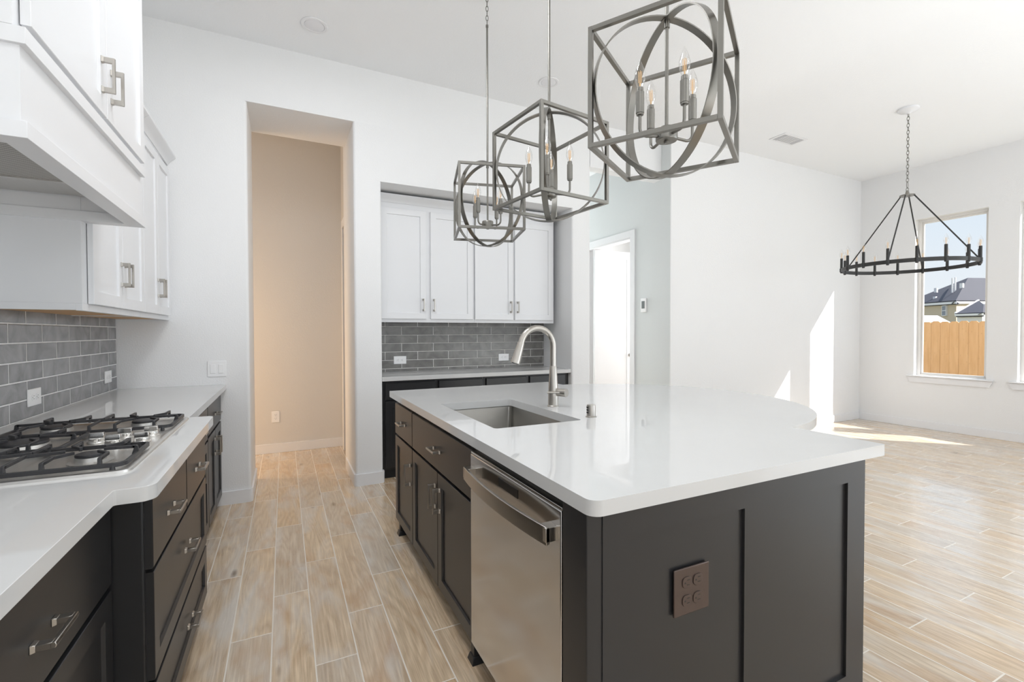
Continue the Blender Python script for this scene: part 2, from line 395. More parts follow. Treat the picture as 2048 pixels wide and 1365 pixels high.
b.prism(rounded([(OPR, YB), (NKL, YB), (NKL, NKY), (OPR, NKY)], [.022, .022, 0, 0]), 0, NKT)
b.prism(rounded([(OPR, YB), (PIL, YB), (PIL, NKY), (OPR, NKY)], [.022, .022, 0, 0]), NKT, OPT)
b.prism(rounded([(NKR, YB), (PIL, YB), (PIL, NKY), (NKR, NKY)], [.022, .022, 0, 0]), 0, NKT)
b.prism(rounded([(XL-.15, YB), (PIL, YB), (PIL, NKY), (XL-.15, NKY)], [0, .022, 0, 0]), OPT, ZC)
b.box(OPR, PIL, NKY, NKY+.12, 0, ZC)
b.box(PIL, XF, YB+.005, YB+.13, 3.065, ZC)
struct('wall_back', b, M['wall'])
b = MB()
b.box(-2.5, .62, 5.65, 5.77, 0, ZC); b.box(-2.5, -2.4, 4.70, 5.65, 0, ZC); b.box(.60, .70, 5.50, 5.65, 0, ZC); b.box(.60, .70, NKY+.12, 4.80, 0, ZC); b.box(.60, .70, 4.80, 5.50, 2.45, ZC)
b.box(-2.5, XL-.15, 4.60, 4.70, 0, ZC)
b.box(1.30, 1.40, 4.82, 5.65, 0, ZC); b.box(.62, 1.40, 5.65, 5.77, 0, ZC)
struct('wall_hall', b, M['hallwall'])
# dining end wall and corridor side wall with the doorway
struct('wall_dining', MB().prism([(XF, YD), (XR+.2, YD), (XR+.2, YD+.14), (XF+.13, YD+.14), (XF+.13, YD+.012), (XF, YD+.012)], 0, ZC), M['wall'])
DY0, DY1, DZ = 4.625, 5.58, 2.50
b = MB()
b.box(XF, XF+.12, YD+.012, DY0, 0, ZC); b.box(XF, XF+.12, DY1, 8.0, 0, ZC); b.box(XF, XF+.12, DY0, DY1, DZ, ZC)
struct('wall_corridor', b, M['foyershade'])
b = MB(); b.box(2.80, PIL, NKY, 8.0, 0, ZC); b.box(2.8, 7.95, 7.95, 8.1, 0, ZC)
struct('wall_foyer', b, M['foyershade'])
b = MB(); b.box(XF+.12, 7.3, 7.0, 7.1, 0, ZC); b.box(7.2, 7.3, 4.09, 7.0, 0, ZC)
struct('wall_bath', b, M['wall'])
# window wall
WZ0, WZ1 = .69, 2.82
WINS = [(2.55, 3.28), (1.55, 2.28)]
b = MB(); xa, xb = XR, XR+.16
b.box(xa, xb, -4.6, YD, 0, WZ0); b.box(xa, xb, -4.6, YD, WZ1, ZC)
ys = [YD, 3.28]; b.box(xa, xb, 3.28, YD, WZ0, WZ1); b.box(xa, xb, 2.28, 2.55, WZ0, WZ1); b.box(xa, xb, -.2, 1.55, WZ0, WZ1); b.box(xa, xb, -4.6, -3.6, WZ0, WZ1)
struct('wall_right', b, M['wall'])
struct('trim_sun_blocker', MB().box(7.9, 9.6, -7.5, -.35, 2.95, 3.1).box(-2, 7.9, -8, -4.6, 3.2, 3.35), M['trim'])  # unseen slabs added to keep sun out of the side and rear openings
b = MB(); b.box(XL-.15, -.5, -4.6, -4.45, 0, ZC); b.box(-.5, 7.4, -4.6, -4.45, 3.1, ZC); b.box(7.4, 7.9, -4.6, -4.45, 0, ZC); b.box(-.5, 7.4, -4.6, -4.45, 0, .15); b.box(3.7, 3.95, -4.6, -4.45, .15, 3.1)
struct('wall_rear', b, M['wall'])

for i, (y0, y1) in enumerate(WINS):
    fr = MB(); xo = XR+.085; t_ = .034
    fr.box(xo, xo+.06, y0, y0+t_, WZ0, WZ1); fr.box(xo, xo+.06, y1-t_, y1, WZ0, WZ1)
    fr.box(xo, xo+.06, y0+t_, y1-t_, WZ0, WZ0+t_); fr.box(xo, xo+.06, y0+t_, y1-t_, WZ1-t_, WZ1)
    s_ = .02; a, c, d, e_ = y0+t_, y1-t_, WZ0+t_, WZ1-t_
    fr.box(xo+.018, xo+.045, a, a+s_, d, e_); fr.box(xo+.018, xo+.045, c-s_, c, d, e_); fr.box(xo+.018, xo+.045, a+s_, c-s_, d, d+s_); fr.box(xo+.018, xo+.045, a+s_, c-s_, e_-s_, e_)
    w_ = struct('window_%d' % (i+1), fr, M['vinyl'], bevel=.002)
    obj('glass_pane', MB().box(xo+.028, xo+.034, y0+t_+.01, y1-t_-.01, WZ0+t_+.01, WZ1-t_-.01), M['pane'], w_)
    sl = MB(); sl.prism([(XR-.035, y0-.07), (XR-.0005, y0-.07), (XR-.0005, y0+.0005), (xo-.0005, y0+.0005), (xo-.0005, y1-.0005), (XR-.0005, y1-.0005), (XR-.0005, y1+.07), (XR-.035, y1+.07)], WZ0+.0005, WZ0+.018)
    obj('window_sill', sl, M['trim'], w_, bevel=.004)
    ap = MB(); ap.hull([(XR-.018, y0-.065, WZ0-.002), (XR-.018, y1+.065, WZ0-.002), (XR-.018, y1+.035, WZ0-.075), (XR-.018, y0-.035, WZ0-.075)], [(XR, y0-.065, WZ0-.002), (XR, y1+.065, WZ0-.002), (XR, y1+.035, WZ0-.075), (XR, y0-.035, WZ0-.075)])
    obj('apron', ap, M['trim'], w_)

# baseboards
BH, BT = .10, .014
def bb(name, boxes): 
    m_ = MB()
    for q in boxes: m_.box(*q, 0, BH)
    struct(name, m_, M['trim'], bevel=.002)
b = MB(); r_ = .03
b.prism(rounded([(-.46, YB-BT), (OPL+BT, YB-BT), (OPL+BT, NKY), (OPL, NKY), (OPL, YB), (-.46, YB)], [0, r_, 0, 0, .016, 0]), 0, BH)
struct('baseboard_left', b, M['trim'])
b = MB(); b.prism(rounded([(OPR-BT, NKY), (OPR-BT, YB-BT), (NKL+BT, YB-BT), (NKL+BT, YB+.048), (NKL, YB+.048), (NKL, YB), (OPR, YB), (OPR, NKY)], [0, r_, r_, 0, 0, .016, .016, 0]), 0, BH)
struct('baseboard_pier', b, M['trim'])
b = MB(); b.prism(rounded([(NKR, YB), (NKR, YB-BT), (PIL+BT, YB-BT), (PIL+BT, NKY), (PIL, NKY), (PIL, YB)], [0, 0, r_, 0, 0, .016]), 0, BH)
struct('baseboard_pillar', b, M['trim'])
bb('baseboard_hall', [(-2.4, .60, 5.65-BT, 5.65), ])
bb('baseboard_dining', [(XF, XR, YD-BT, YD)])
bb('baseboard_right', [(XR-BT, XR, -4.4, YD-BT)])
bb('baseboard_corridor', [(XF-BT, XF, YD+.005, DY0-.09)])

# corridor door: casing, jamb, open leaf, knob
b = MB(); cw = .085
b.box(XF-.018, XF, DY0-cw, DY0, 0, DZ+cw); b.box(XF-.018, XF, DY1, DY1+cw, 0, DZ+cw); b.box(XF-.018, XF, DY0, DY1, DZ, DZ+cw)
b.box(XF, XF+.12, DY0, DY0+.018, 0, DZ); b.box(XF, XF+.12, DY1-.018, DY1, 0, DZ); b.box(XF, XF+.12, DY0, DY1, DZ-.018, DZ)
d1 = struct('door_1', b, M['trim'], bevel=.002)
def shaker(a0, a1, z0, z1, face, nrm, t=.02, fr=.057, rec=.009, slab=False, mb=None):
    """door or drawer front; nrm is 'x+','x-','y-','y+'; face = plane of the front, thickness goes back"""
    mb = mb or MB(); bm = mb.bm
    def P(a, d, z):
        s_ = 1 if nrm[1] == '+' else -1
        return (face-s_*d, a, z) if nrm[0] == 'x' else (a, face-s_*d, z)
    R = lambda i, d: [P(a0+i, d, z0+i), P(a1-i, d, z0+i), P(a1-i, d, z1-i), P(a0+i, d, z1-i)]
    if slab:
        rings = [R(0, t), R(0, .003), R(.003, 0)]
    else:
        rings = [R(0, t), R(0, .0015), R(.0015, 0), R(fr-.001, 0), R(fr+.0015, rec)]
    V = [[bm.verts.new(p) for p in r] for r in rings]
    bm.faces.new(V[0][::-1]); bm.faces.new(V[-1])
    for A, B in zip(V, V[1:]):
        for k in range(4): bm.faces.new((A[k], A[(k+1) % 4], B[(k+1) % 4], B[k]))
    return mb
lf = shaker(XF+.03, XF+.10+.62, .01, DZ-.02, 5.425, 'y-', t=.036, fr=.108, rec=.008)
leaf = obj('door_leaf', lf, M['trim'], d1)
kn = MB(); kx, kz = XF+.10+.62-.055, .965
kn.lathe([(.026, 0), (.026, -.006), (.012, -.010), (.011, -.03), (.024, -.038), (.028, -.05), (.022, -.062), (.004, -.066)], (kx, 5.425, kz), 20, axis='y')
obj('door_knob', kn, M['nickel'], leaf)
# hall side door casing (seen edge-on)
b = MB(); b.box(.582, .60, 5.50-.09, 5.50, 0, 2.54); b.box(.582, .60, 4.80, 5.41, 2.45, 2.54); b.box(.60, .70, 5.41, 5.43, 0, 2.45)
struct('door_2', b, M['trim'], bevel=.002)

# ------------------------------------------------------------------ hardware
def pull_mb(c, axis, nrm, cc=.092, pr=.033, w=.0092):
    """bar pull; c = centre on the face, axis 'y','x' or 'z', nrm as in shaker"""
    mb = MB(); c = Vector(c); A = {'x': Vector((1, 0, 0)), 'y': Vector((0, 1, 0)), 'z': Vector((0, 0, 1))}[axis]
    s_ = 1 if nrm[1] == '+' else -1; N = Vector((s_, 0, 0)) if nrm[0] == 'x' else Vector((0, s_, 0))
    B = A.cross(N)
    for q in (-1, 1):
        p = c+A*q*cc/2
        mb.hull([p+A*i*.0105+B*j*.0085 for i, j in ((-1, -1), (1, -1), (1, 1), (-1, 1))], [p+N*.008+A*i*.0085+B*j*.0065 for i, j in ((-1, -1), (1, -1), (1, 1), (-1, 1))])
        mb.hull([p+N*.007+A*i*.0085+B*j*.0060 for i, j in ((-1, -1), (1, -1), (1, 1), (-1, 1))], [p+N*(pr-.002)+A*i*.0085+B*j*.0060 for i, j in ((-1, -1), (1, -1), (1, 1), (-1, 1))])
    e0, e1 = c-A*(cc/2+.0088)+N*pr, c+A*(cc/2+.0088)+N*pr
    mb.bar(e0, e1, w*1.25, w, upv=N) if False else mb.hull(
        [e0+N*i*w/2+B*j*w*.6 for i, j in ((-1, -1), (.6, -1), (1, 0), (.6, 1), (-1, 1))], [e1+N*i*w/2+B*j*w*.6 for i, j in ((-1, -1), (.6, -1), (1, 0), (.6, 1), (-1, 1))])
    return mb
def front(kind, parent, a0, a1, z0, z1, face, nrm, m, pull=None, slab=False, fr=.057, cc=.090):
    f = obj(kind, shaker(a0, a1, z0, z1, face, nrm, slab=slab, fr=fr), m, parent)
    if pull:
        ax, a, z = pull
        c = (face, a, z) if nrm[0] == 'x' else (a, face, z)
        obj('pull_handle', pull_mb(c, ax, nrm, cc), M['nickel'], f, bevel=.001)
    return f

# ------------------------------------------------------------------ left base cabinets
CT = .914; CB = .876
def base_body(t, x0, x1, y0, y1, toe_x, top=CB, name='body', bot=.085):
    b = MB(); b.box(x0, x1, y0, y1, bot, top)
    o = obj(name, b, M['dark'], t, bevel=.0015)
    k = MB().box(x0, toe_x, y0, y1, 0, bot); obj('toe_kick', k, M['darkin'], t)
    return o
G = 'charcoal base cabinets along the range wall'
t = thing('base_cabinet', 'nearest charcoal base cabinet under the left counter, wide top drawer, at lower left corner', 'cabinet', (-.7, 1.2, 0), G)
base_body(t, XL+.002, -.44, .70, 1.588, -.52)
front('drawer', t, .795, 1.580, .630, .838, -.42, 'x+', M['dark'], ('y', 1.187, .725), slab=True)
front('door', t, .795, 1.185, .085, .615, -.42, 'x+', M['dark'], ('z', 1.15, .545))
front('door', t, 1.190, 1.580, .085, .615, -.42, 'x+', M['dark'])
t = thing('base_cabinet', 'charcoal base cabinet with two small drawers over two wide drawers, below the gas cooktop', 'cabinet', (-.7, 2.08, 0), G)
b = MB(); b.box(XL+.002, -.356, 1.59, 2.575, .085, CB); b.box(-.376, -.354, 1.592, 1.612, .085, CB)
obj('body', b, M['dark'], t, bevel=.0015)
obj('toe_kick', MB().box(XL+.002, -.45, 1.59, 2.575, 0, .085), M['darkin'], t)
XC = -.335
front('drawer', t, 1.604, 2.104, .640, .838, XC, 'x+', M['dark'], ('y', 1.833, .735), slab=True)
front('drawer', t, 2.112, 2.568, .640, .838, XC, 'x+', M['dark'], ('y', 2.345, .735), slab=True)
front('drawer', t, 1.608, 2.568, .322, .628, XC, 'x+', M['dark'], ('y', 2.10, .500))
front('drawer', t, 1.608, 2.568, .085, .308, XC, 'x+', M['dark'], ('y', 2.135, .195))
def foot(t, x, y, sx_=1, z=.085):
    b = MB()
    b.prism([(x-.018, y-.018), (x+.018, y-.018), (x+.018, y+.018), (x-.018, y+.018)], .02, z)
    b.hull([(x-.030, y-.030, 0), (x+.03, y-.03, 0), (x+.03, y+.03, 0), (x-.03, y+.03, 0)], [(x-.022, y-.022, .028), (x+.022, y-.022, .028), (x+.022, y+.022, .028), (x-.022, y+.022, .028)])
    obj('foot', b, M['dark'], t, bevel=.002)
foot(t, -.385, 2.535)
t = thing('base_cabinet', 'charcoal base cabinet between the cooktop drawers and the wall-end cabinet, mostly hidden', 'cabinet', (-.7, 3.0, 0), G)
base_body(t, XL+.002, -.45, 2.58, 3.415, -.52)
front('drawer', t, 2.60, 3.41, .640, .838, -.43, 'x+', M['dark'], ('y', 3.10, .735), slab=True)
front('door', t, 2.60, 3.000, .085, .628, -.43, 'x+', M['dark'])
front('door', t, 3.006, 3.41, .085, .628, -.43, 'x+', M['dark'], ('z', 3.05, .52))
t = thing('base_cabinet', 'charcoal base cabinet with one drawer and two doors against the switch wall', 'cabinet', (-.7, 3.75, 0), G)
base_body(t, XL+.002, -.45, 3.418, 4.096, -.52)
front('drawer', t, 3.424, 4.085, .655, .838, -.43, 'x+', M['dark'], ('y', 3.79, .745), slab=True)
front('door', t, 3.424, 3.752, .085, .640, -.43, 'x+', M['dark'], ('z', 3.715, .530), cc=.10)
front('door', t, 3.758, 4.085, .085, .640, -.43, 'x+', M['dark'], ('z', 3.795, .530), cc=.10)

def rpoly(x0, x1, y0, y1, r, seg=6): return rounded([(x0, y0), (x1, y0), (x1, y1), (x0, y1)], r, seg)
# cooktop recess is not cut: the tray lies on top
out = rounded([(XL+.001, -.6), (-.380, -.6), (-.380, 1.452), (-.298, 1.452), (-.298, 2.565), (-.395, 2.565), (-.395, 4.098), (XL+.001, 4.098)],
              [0, 0, .006, .035, .03, .006, 0, 0])
tag(obj('range_countertop', MB().outline(out, [], CB, CT), M['quartz'], bevel=.003), 'white quartz countertop along the left wall, carrying the gas cooktop', 'countertop')

# ------------------------------------------------------------------ cooktop
t = thing('gas_cooktop', 'stainless five burner gas cooktop with black cast iron grates', 'cooktop', (-.66, 2.08, CT))
CX0, CX1, CY0, CY1 = -.925, -.388, 1.622, 2.545
b = MB(); 
def ring_loop(i, z): return [(p[0], p[1], z) for p in rpoly(CX0+i, CX1-i, CY0+i, CY1-i, max(.004, .03-i*.6), 5)]
loops = [ring_loop(0, CT), ring_loop(.001, CT+.007), ring_loop(.010, CT+.009), ring_loop(.020, CT+.006), ring_loop(.03, CT+.004)]
V = [[b.bm.verts.new(p) for p in L] for L in loops]
for A, B in zip(V, V[1:]):
    for k in range(len(A)):
        f = b.bm.faces.new((A[k], A[(k+1) % len(A)], B[(k+1) % len(A)], B[k])); f.smooth = True
b.bm.faces.new(V[-1]); b.bm.faces.new(V[0][::-1])
obj('tray', b, M['steelh'], t)
TZ = CT+.004
for (x, y, r) in ((-.52, 1.79, .036), (-.79, 1.79, .046), (-.775, 2.085, .062), (-.52, 2.38, .040), (-.79, 2.38, .046)):
    bo = obj('burner', MB().lathe([(r*1.45, TZ), (r*1.5, TZ+.003), (r*1.05, TZ+.006), (r, TZ+.017), (r*.96, TZ+.018)], (x, y, 0), 28), M['aluminium'], t)
    obj('burner_cap', MB().lathe([(r*.98, TZ+.018), (r, TZ+.021), (r*.97, TZ+.026), (r*.8, TZ+.028), (.001, TZ+.028)], (x, y, 0), 28, cap=False), M['iron'], bo)
def grate(x0, x1, y0, y1, fingers):
    g = MB(); z0, z1 = TZ+.010, TZ+.040; w = .0085
    O = rpoly(x0, x1, y0, y1, .030, 4); I = rpoly(x0+.009, x1-.009, y0+.009, y1-.009, .022, 4)
    R = [[g.bm.verts.new((p[0], p[1], z)) for p in L] for L, z in ((O, z0), (O, z0+.012), (I, z0+.012), (I, z0))]
    n = len(O)
    for a in range(4):
        A, B = R[a], R[(a+1) % 4]
        for k in range(n): g.bm.faces.new((A[k], A[(k+1) % n], B[(k+1) % n], B[k]))
    for (px, py) in ((x0+.03, y0+.005), (x1-.03, y0+.005), (x0+.03, y1-.005), (x1-.03, y1-.005)):
        g.tube([(px, py, TZ), (px, py, z0+.006)], [.0075, .0055], 8)
    for pts in fingers:                       # riser plate at the rim, then a thin arm (which may bend) towards the flame
        P = [Vector((p[0], p[1], 0)) for p in pts]; d = (P[1]-P[0]).normalized(); nn = Vector((-d.y, d.x, 0))*w/2
        q = [(0, z0), (.004, z1-.002), (.008, z1), (.022, z1), (.014, z1-.009), (.020, z0)]
        prof = [P[0]+d*a+Vector((0, 0, z)) for a, z in q]
        g.hull([p-nn for p in prof], [p+nn for p in prof])
        zz = [z1-.0045]+[z1-.0035]*(len(P)-1)
        for k in range(len(P)-1):
            a = P[k] if k else P[0]+d*.010
            g.bar((a.x, a.y, zz[k]), (P[k+1].x, P[k+1].y, zz[k+1]), w, .009)
    return obj('grate', g, M['iron'], t, bevel=.0012)
gx0, gx1 = CX0+.012, CX1-.014
def burner_fingers(cx, cy, y0, y1):
    r = []
    for s_ in (-1, 1):
        r.append([(cx+s_*.060, y0), (cx+s_*.060, cy-.070), (cx+s_*.028, cy-.028)])
        r.append([(cx+s_*.060, y1), (cx+s_*.060, cy+.070), (cx+s_*.028, cy+.028)])
    return r
def full_grate(y0, y1):
    cy = (y0+y1)/2; F = burner_fingers(-.52, cy, y0, y1)+burner_fingers(-.79, cy, y0, y1)
    F += [[(gx1, cy), (-.487, cy)], [(gx0, cy), (-.83, cy)]]
    F += [[(-.655, y0), (-.655, cy-.02), (-.575, cy)], [(-.655, y1), (-.655, cy+.02), (-.735, cy)]]
    return grate(gx0, gx1, y0, y1, F)
full_grate(1.640, 1.930); full_grate(2.236, 2.527)
F = burner_fingers(-.775, 2.083, 1.940, 2.226)+[[(gx0, 2.083), (-.81, 2.083)], [(-.64, 2.083), (-.735, 2.083)]]
grate(gx0, -.64, 1.940, 2.226, F)
for (x, y) in ((-.452, 2.035), (-.448, 2.145), (-.530, 2.030), (-.525, 2.145), (-.590, 2.090)):
    kb = MB(); kb.lathe([(.027, TZ), (.027, TZ+.005), (.0225, TZ+.006), (.0225, TZ+.016), (.021, TZ+.018)], (x, y, 0), 24)
    kb.hull([(x-.021, y-.008, TZ+.017), (x+.021, y-.008, TZ+.017), (x+.021, y+.008, TZ+.017), (x-.021, y+.008, TZ+.017)], [(x-.020, y-.0065, TZ+.036), (x+.020, y-.0065, TZ+.036), (x+.020, y+.0065, TZ+.036), (x-.020, y+.0065, TZ+.036)])
    obj('control_knob', kb, M['chrome'], t, bevel=.0012)

# ------------------------------------------------------------------ backsplash and plates
tag(obj('tile_backsplash', MB().box(XL+.0005, XL+.009, -.6, 4.088, CT+.001, 1.405), M['tileL']), 'grey glazed subway tile backsplash behind the gas cooktop', 'backsplash')
tag(obj('tile_backsplash', MB().box(NKL+.001, NKR-.001, NKY-.010, NKY-.0005, CT+.001, 1.41), M['tileN']), 'grey glazed subway tile backsplash at the back of the recessed bar counter', 'backsplash')
def plate(name, label, cat, c, nrm, w, h, kind, mP, mS, group=None):
    """wall plate in local coords: a = horizontal, z = vertical"""
    s_ = 1 if nrm[1] == '+' else -1
    t = thing(name, label, cat, c, group)
    def bx(mb, a0, a1, z0, z1, d0, d1):
        if nrm[0] == 'x':
            q = sorted((s_*d0, s_*d1)); mb.box(q[0], q[1], a0, a1, z0, z1)
        else:
            q = sorted((s_*d0, s_*d1)); mb.box(a0, a1, q[0], q[1], z0, z1)
    m_ = MB(); bx(m_, -w/2, w/2, -h/2, h/2, 0, .006); obj('cover_plate', m_, mP, t, local=True, bevel=.002)
    def recept(ca, cz, horiz):
        f = MB()
        hw, hh = (.0145, .0165) if not horiz else (.0165, .0145)
        rp = rounded([(ca-hw, cz-hh), (ca+hw, cz-hh), (ca+hw, cz+hh), (ca-hw, cz+hh)], .0115, 5)
        PP = lambda a, z, d: (s_*d, a, z) if nrm[0] == 'x' else (a, s_*d, z)
        f.hull([PP(a, z, .0055) for a, z in rp], [PP(a, z, .0085) for a, z in rp])
        o = obj('receptacle', f, mP, t, local=True, bevel=.0006)
        sl = MB()
        if not horiz:
            bx(sl, ca-.0075, ca-.0055, cz-.001, cz+.008, .008, .0088); bx(sl, ca+.0055, ca+.0075, cz-.001, cz+.008, .008, .0088); bx(sl, ca-.002, ca+.002, cz-.010, cz-.006, .008, .0088)
        else:
            bx(sl, ca-.001, ca+.008, cz-.0075, cz-.0055, .008, .0088); bx(sl, ca-.001, ca+.008, cz+.0055, cz+.0075, .008, .0088); bx(sl, ca-.010, ca-.006, cz-.002, cz+.002, .008, .0088)
        obj('slots', sl, mS, o, local=True)
    if kind == 'duplex_v': recept(0, .020, False); recept(0, -.020, False)
    if kind == 'duplex_h': recept(-.020, 0, True); recept(.020, 0, True)
    if kind == 'quad_h':
        for a in (-.0195, .0195):
            for z in (-.024, .024): recept(a, z, True)
    if kind == 'switch2':
        for a in (-.026, .026):
            f = MB(); bx(f, a-.0165, a+.0165, -.034, .034, .0055, .0095); obj('rocker', f, mP, t, local=True, bevel=.002)
    return t
plate('power_outlet', 'white outlet plate on grey tile nearest the cooktop, left of the other', 'outlet', (XL+.009, 2.895, 1.008), 'x+', .125, .078, 'duplex_h', M['plastic'], M['plasticg'], 'outlets on the range backsplash')
plate('power_outlet', 'white outlet plate on grey tile near the switch wall corner', 'outlet', (XL+.009, 3.90, 1.016), 'x+', .125, .078, 'duplex_h', M['plastic'], M['plasticg'], 'outlets on the range backsplash')
plate('power_outlet', 'white outlet on the recessed bar backsplash, left one beside the pier', 'outlet', (1.045, NKY-.0105, 1.027), 'y-', .125, .078, 'duplex_h', M['plastic'], M['plasticg'], 'outlets on the bar backsplash')
plate('power_outlet', 'white outlet on the recessed bar backsplash, just left of the faucet head', 'outlet', (2.195, NKY-.0105, 1.027), 'y-', .125, .078, 'duplex_h', M['plastic'], M['plasticg'], 'outlets on the bar backsplash')
plate('light_switch', 'white double rocker switch plate on wall above end of left counter', 'switch', (-.453, YB-.0005, 1.034), 'y-', .120, .118, 'switch2', M['plastic'], M['plasticg'])
plate('power_outlet', 'off-white upright outlet low on the beige hall wall', 'outlet', (-.09, 5.6495, .392), 'y-', .075, .12, 'duplex_v', M['plastic'], M['plasticg'])
plate('power_outlet', 'brown four-socket outlet plate on the dark island end panel', 'outlet', (.962, .8895, .620), 'y-', .126, .124, 'quad_h', M['bronze'], M['blackp'])
t = thing('thermostat', 'small white wall thermostat with grey screen beside the corridor doorway', 'thermostat', (XF-.001, 4.38, 1.63))
obj('case', MB().box(-.018, 0, -.045, .045, -.085, .085), M['plastic'], t, local=True, bevel=.004)
obj('screen', MB().box(-.020, -.0175, -.026, .026, -.04, .05), M['lcd'], t, local=True)

# ------------------------------------------------------------------ upper cabinets, left wall
XU = -.72
def crown(t, pts_fn, a0, a1):
    prof = [(0, 0), (.006, 0), (.010, .012), (.022, .030), (.048, .052), (.052, .058), (.052, .070), (0, .070)]
    b = MB(); b.hull([pts_fn(a0, d, z) for d, z in prof], [pts_fn(a1, d, z) for d, z in prof]); obj('crown_molding', b, M['white'], t)
def upper_left(y0, y1, label, splits, pulls, end=False):
    t = thing('wall_cabinet', label, 'cabinet', (-.88, (y0+y1)/2, 1.395), 'white upper cabinets on the range wall')
    b = MB(); b.box(XL+.002, XU-.023, y0, y1, 1.425, 2.50); b.box(XU-.045, XU-.023, y0, y1, 1.395, 1.425)
    b.box(XL+.002, XU-.045, y0, y0+.016, 1.397, 1.425); b.box(XL+.002, XU-.045, y1-.016, y1, 1.397, 1.425)
    obj('body', b, M['white'], t, bevel=.001)
    obj('underside', MB().box(XL+.004, XU-.047, y0+.0165, y1-.0165, 1.4005, 1.4245), M['maple'], t)
    for (a, c), pl in zip(splits, pulls):
        front('door', t, a, c, 1.425, 2.462, XU, 'x+', M['white'], pl, cc=.10)
    crown(t, lambda a, d, z: (XU-.02+d, a, 2.505+z), y0, y1)
upper_left(2.500, 3.353, 'white two-door upper cabinet on left wall directly beside the range hood', [(2.552, 2.950), (2.956, 3.350)], [('z', 2.925, 1.592), ('z', 2.985, 1.592)])
upper_left(3.355, 4.098, 'white two-door upper cabinet on left wall against the switch wall', [(3.358, 3.700), (3.706, 4.052)], [('z', 3.675, 1.592), ('z', 3.735, 1.592)])
# front stile strip beside the hood (frame line)
HX, HY0, HY1 = -.54, 1.500, 2.552
t = thing('wall_cabinet', 'tall white two-door cabinet above the range hood, cropped by the top edge', 'cabinet', (-.8, 2.02, 2.025))
obj('body', MB().box(XL+.002, HX-.023, HY0, HY1-.002, 2.024, 3.1), M['white'], t, bevel=.001)
front('door', t, 1.530, 2.066, 2.042, 3.06, HX, 'x+', M['white'], ('z', 2.020, 2.170), cc=.10)
front('door', t, 2.072, 2.546, 2.042, 3.06, HX, 'x+', M['white'], ('z', 2.115, 2.170), cc=.10)
t = thing('range_hood', 'white wooden range hood with steel filter above the gas cooktop', 'range hood', (-.8, 2.02, 1.76))
b = MB(); hb = -.555
b.box(hb-.045, hb, HY0+.012, HY1-.012, 1.80, 1.985); b.box(XL+.002, hb-.045, HY0+.012, HY0+.05, 1.80, 1.985); b.box(XL+.002, hb-.045, HY1-.05, HY1-.012, 1.80, 1.985)
obj('body', b, M['white'], t)
b = MB(); b.box(HX-.060, HX, HY0, HY1, 1.763, 1.803); b.box(XL+.002, HX-.060, HY0, HY0+.06, 1.763, 1.803); b.box(XL+.002, HX-.060, HY1-.06, HY1, 1.763, 1.803)
obj('bottom_rim', b, M['white'], t, bevel=.001)
b = MB(); b.box(XL+.002, HX, HY0, HY1, 1.984, 2.0235); obj('ledge', b, M['white'], t, bevel=.001)
b = MB(); b.box(XL+.002, HX-.06, HY0+.06, HY1-.06, 1.862, 1.870); obj('liner', b, M['steelh'], t)
b = MB(); b.box(-.985, -.66, 1.58, 2.235, 1.852, 1.861); fo = obj('filter', b, M['filter'], t)
b = MB()
for q in ((-.995, -.985, 1.57, 2.245), (-.66, -.650, 1.57, 2.245), (-.985, -.66, 1.57, 1.58), (-.985, -.66, 2.235, 2.245)): b.box(*q, 1.846, 1.861)
obj('filter_frame', b, M['steelh'], fo, bevel=.001)
b = MB(); b.box(-.75, -.665, 1.70, 1.80, 1.845, 1.852); b.box(-.715, -.690, 1.735, 1.765, 1.838, 1.846); obj('filter_latch', b, M['steel'], fo, bevel=.001)

# ------------------------------------------------------------------ bar nook
G = 'charcoal base cabinets in the recessed bar'
YN = 4.15
def nook_base(x0, x1, d, label):
    t = thing('bar_base_cabinet', label, 'cabinet', ((x0+x1)/2, 4.4, 0), G)
    b = MB(); b.box(x0, x1, YN+.02, NKY-.012, .085, CB); obj('body', b, M['dark'], t, bevel=.001)
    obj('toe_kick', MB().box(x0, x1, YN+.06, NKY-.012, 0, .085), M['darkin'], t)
    for k, (a, c) in enumerate(d):
        front('drawer', t, a, c, .705, .858, YN, 'y-', M['dark'], None, slab=True)
        front('door', t, a, c, .105, .690, YN, 'y-', M['dark'], ('z', (c-.035) if k % 2 == 0 else (a+.035), .56), cc=.10)
nook_base(NKL+.002, 1.738, [(.797, 1.245), (1.283, 1.717)], 'charcoal bar base cabinet in the recess, left half beside the pier')
nook_base(1.740, NKR-.002, [(1.759, 2.198), (2.238, 2.660)], 'charcoal bar base cabinet in the recess, right half behind the faucet')
tag(obj('bar_countertop', MB().box(NKL+.001, NKR-.001, YB+.018, NKY-.0105, CB, CT), M['quartz'], bevel=.003), 'white quartz countertop in the recessed bar beneath the nook cabinets', 'countertop')
YU = 4.35
def nook_upper(x0, x1, d, label):
    t = thing('bar_wall_cabinet', label, 'cabinet', ((x0+x1)/2, 4.5, 1.40), 'white upper cabinets in the recessed bar')
    b = MB(); b.box(x0, x1, YU+.02, NKY-.001, 1.411, 2.51); obj('body', b, M['white'], t, bevel=.001)
    b = MB(); b.box(x0, x1, YU+.02, YU+.04, 1.400, 1.4105); obj('light_rail', b, M['white'], t)
    for k, (a, c) in enumerate(d):
        front('door', t, a, c, 1.432, 2.455, YU, 'y-', M['white'], ('z', (c-.030) if k == 0 else (a+.030), 1.565), cc=.10)
    crown(t, lambda a, dd, z: (a, YU+.02-dd, 2.505+z), x0, x1)
nook_upper(NKL+.002, 1.722, [(.800, 1.225), (1.268, 1.702)], 'white two-door upper cabinet in the bar recess, left pair beside the pier')
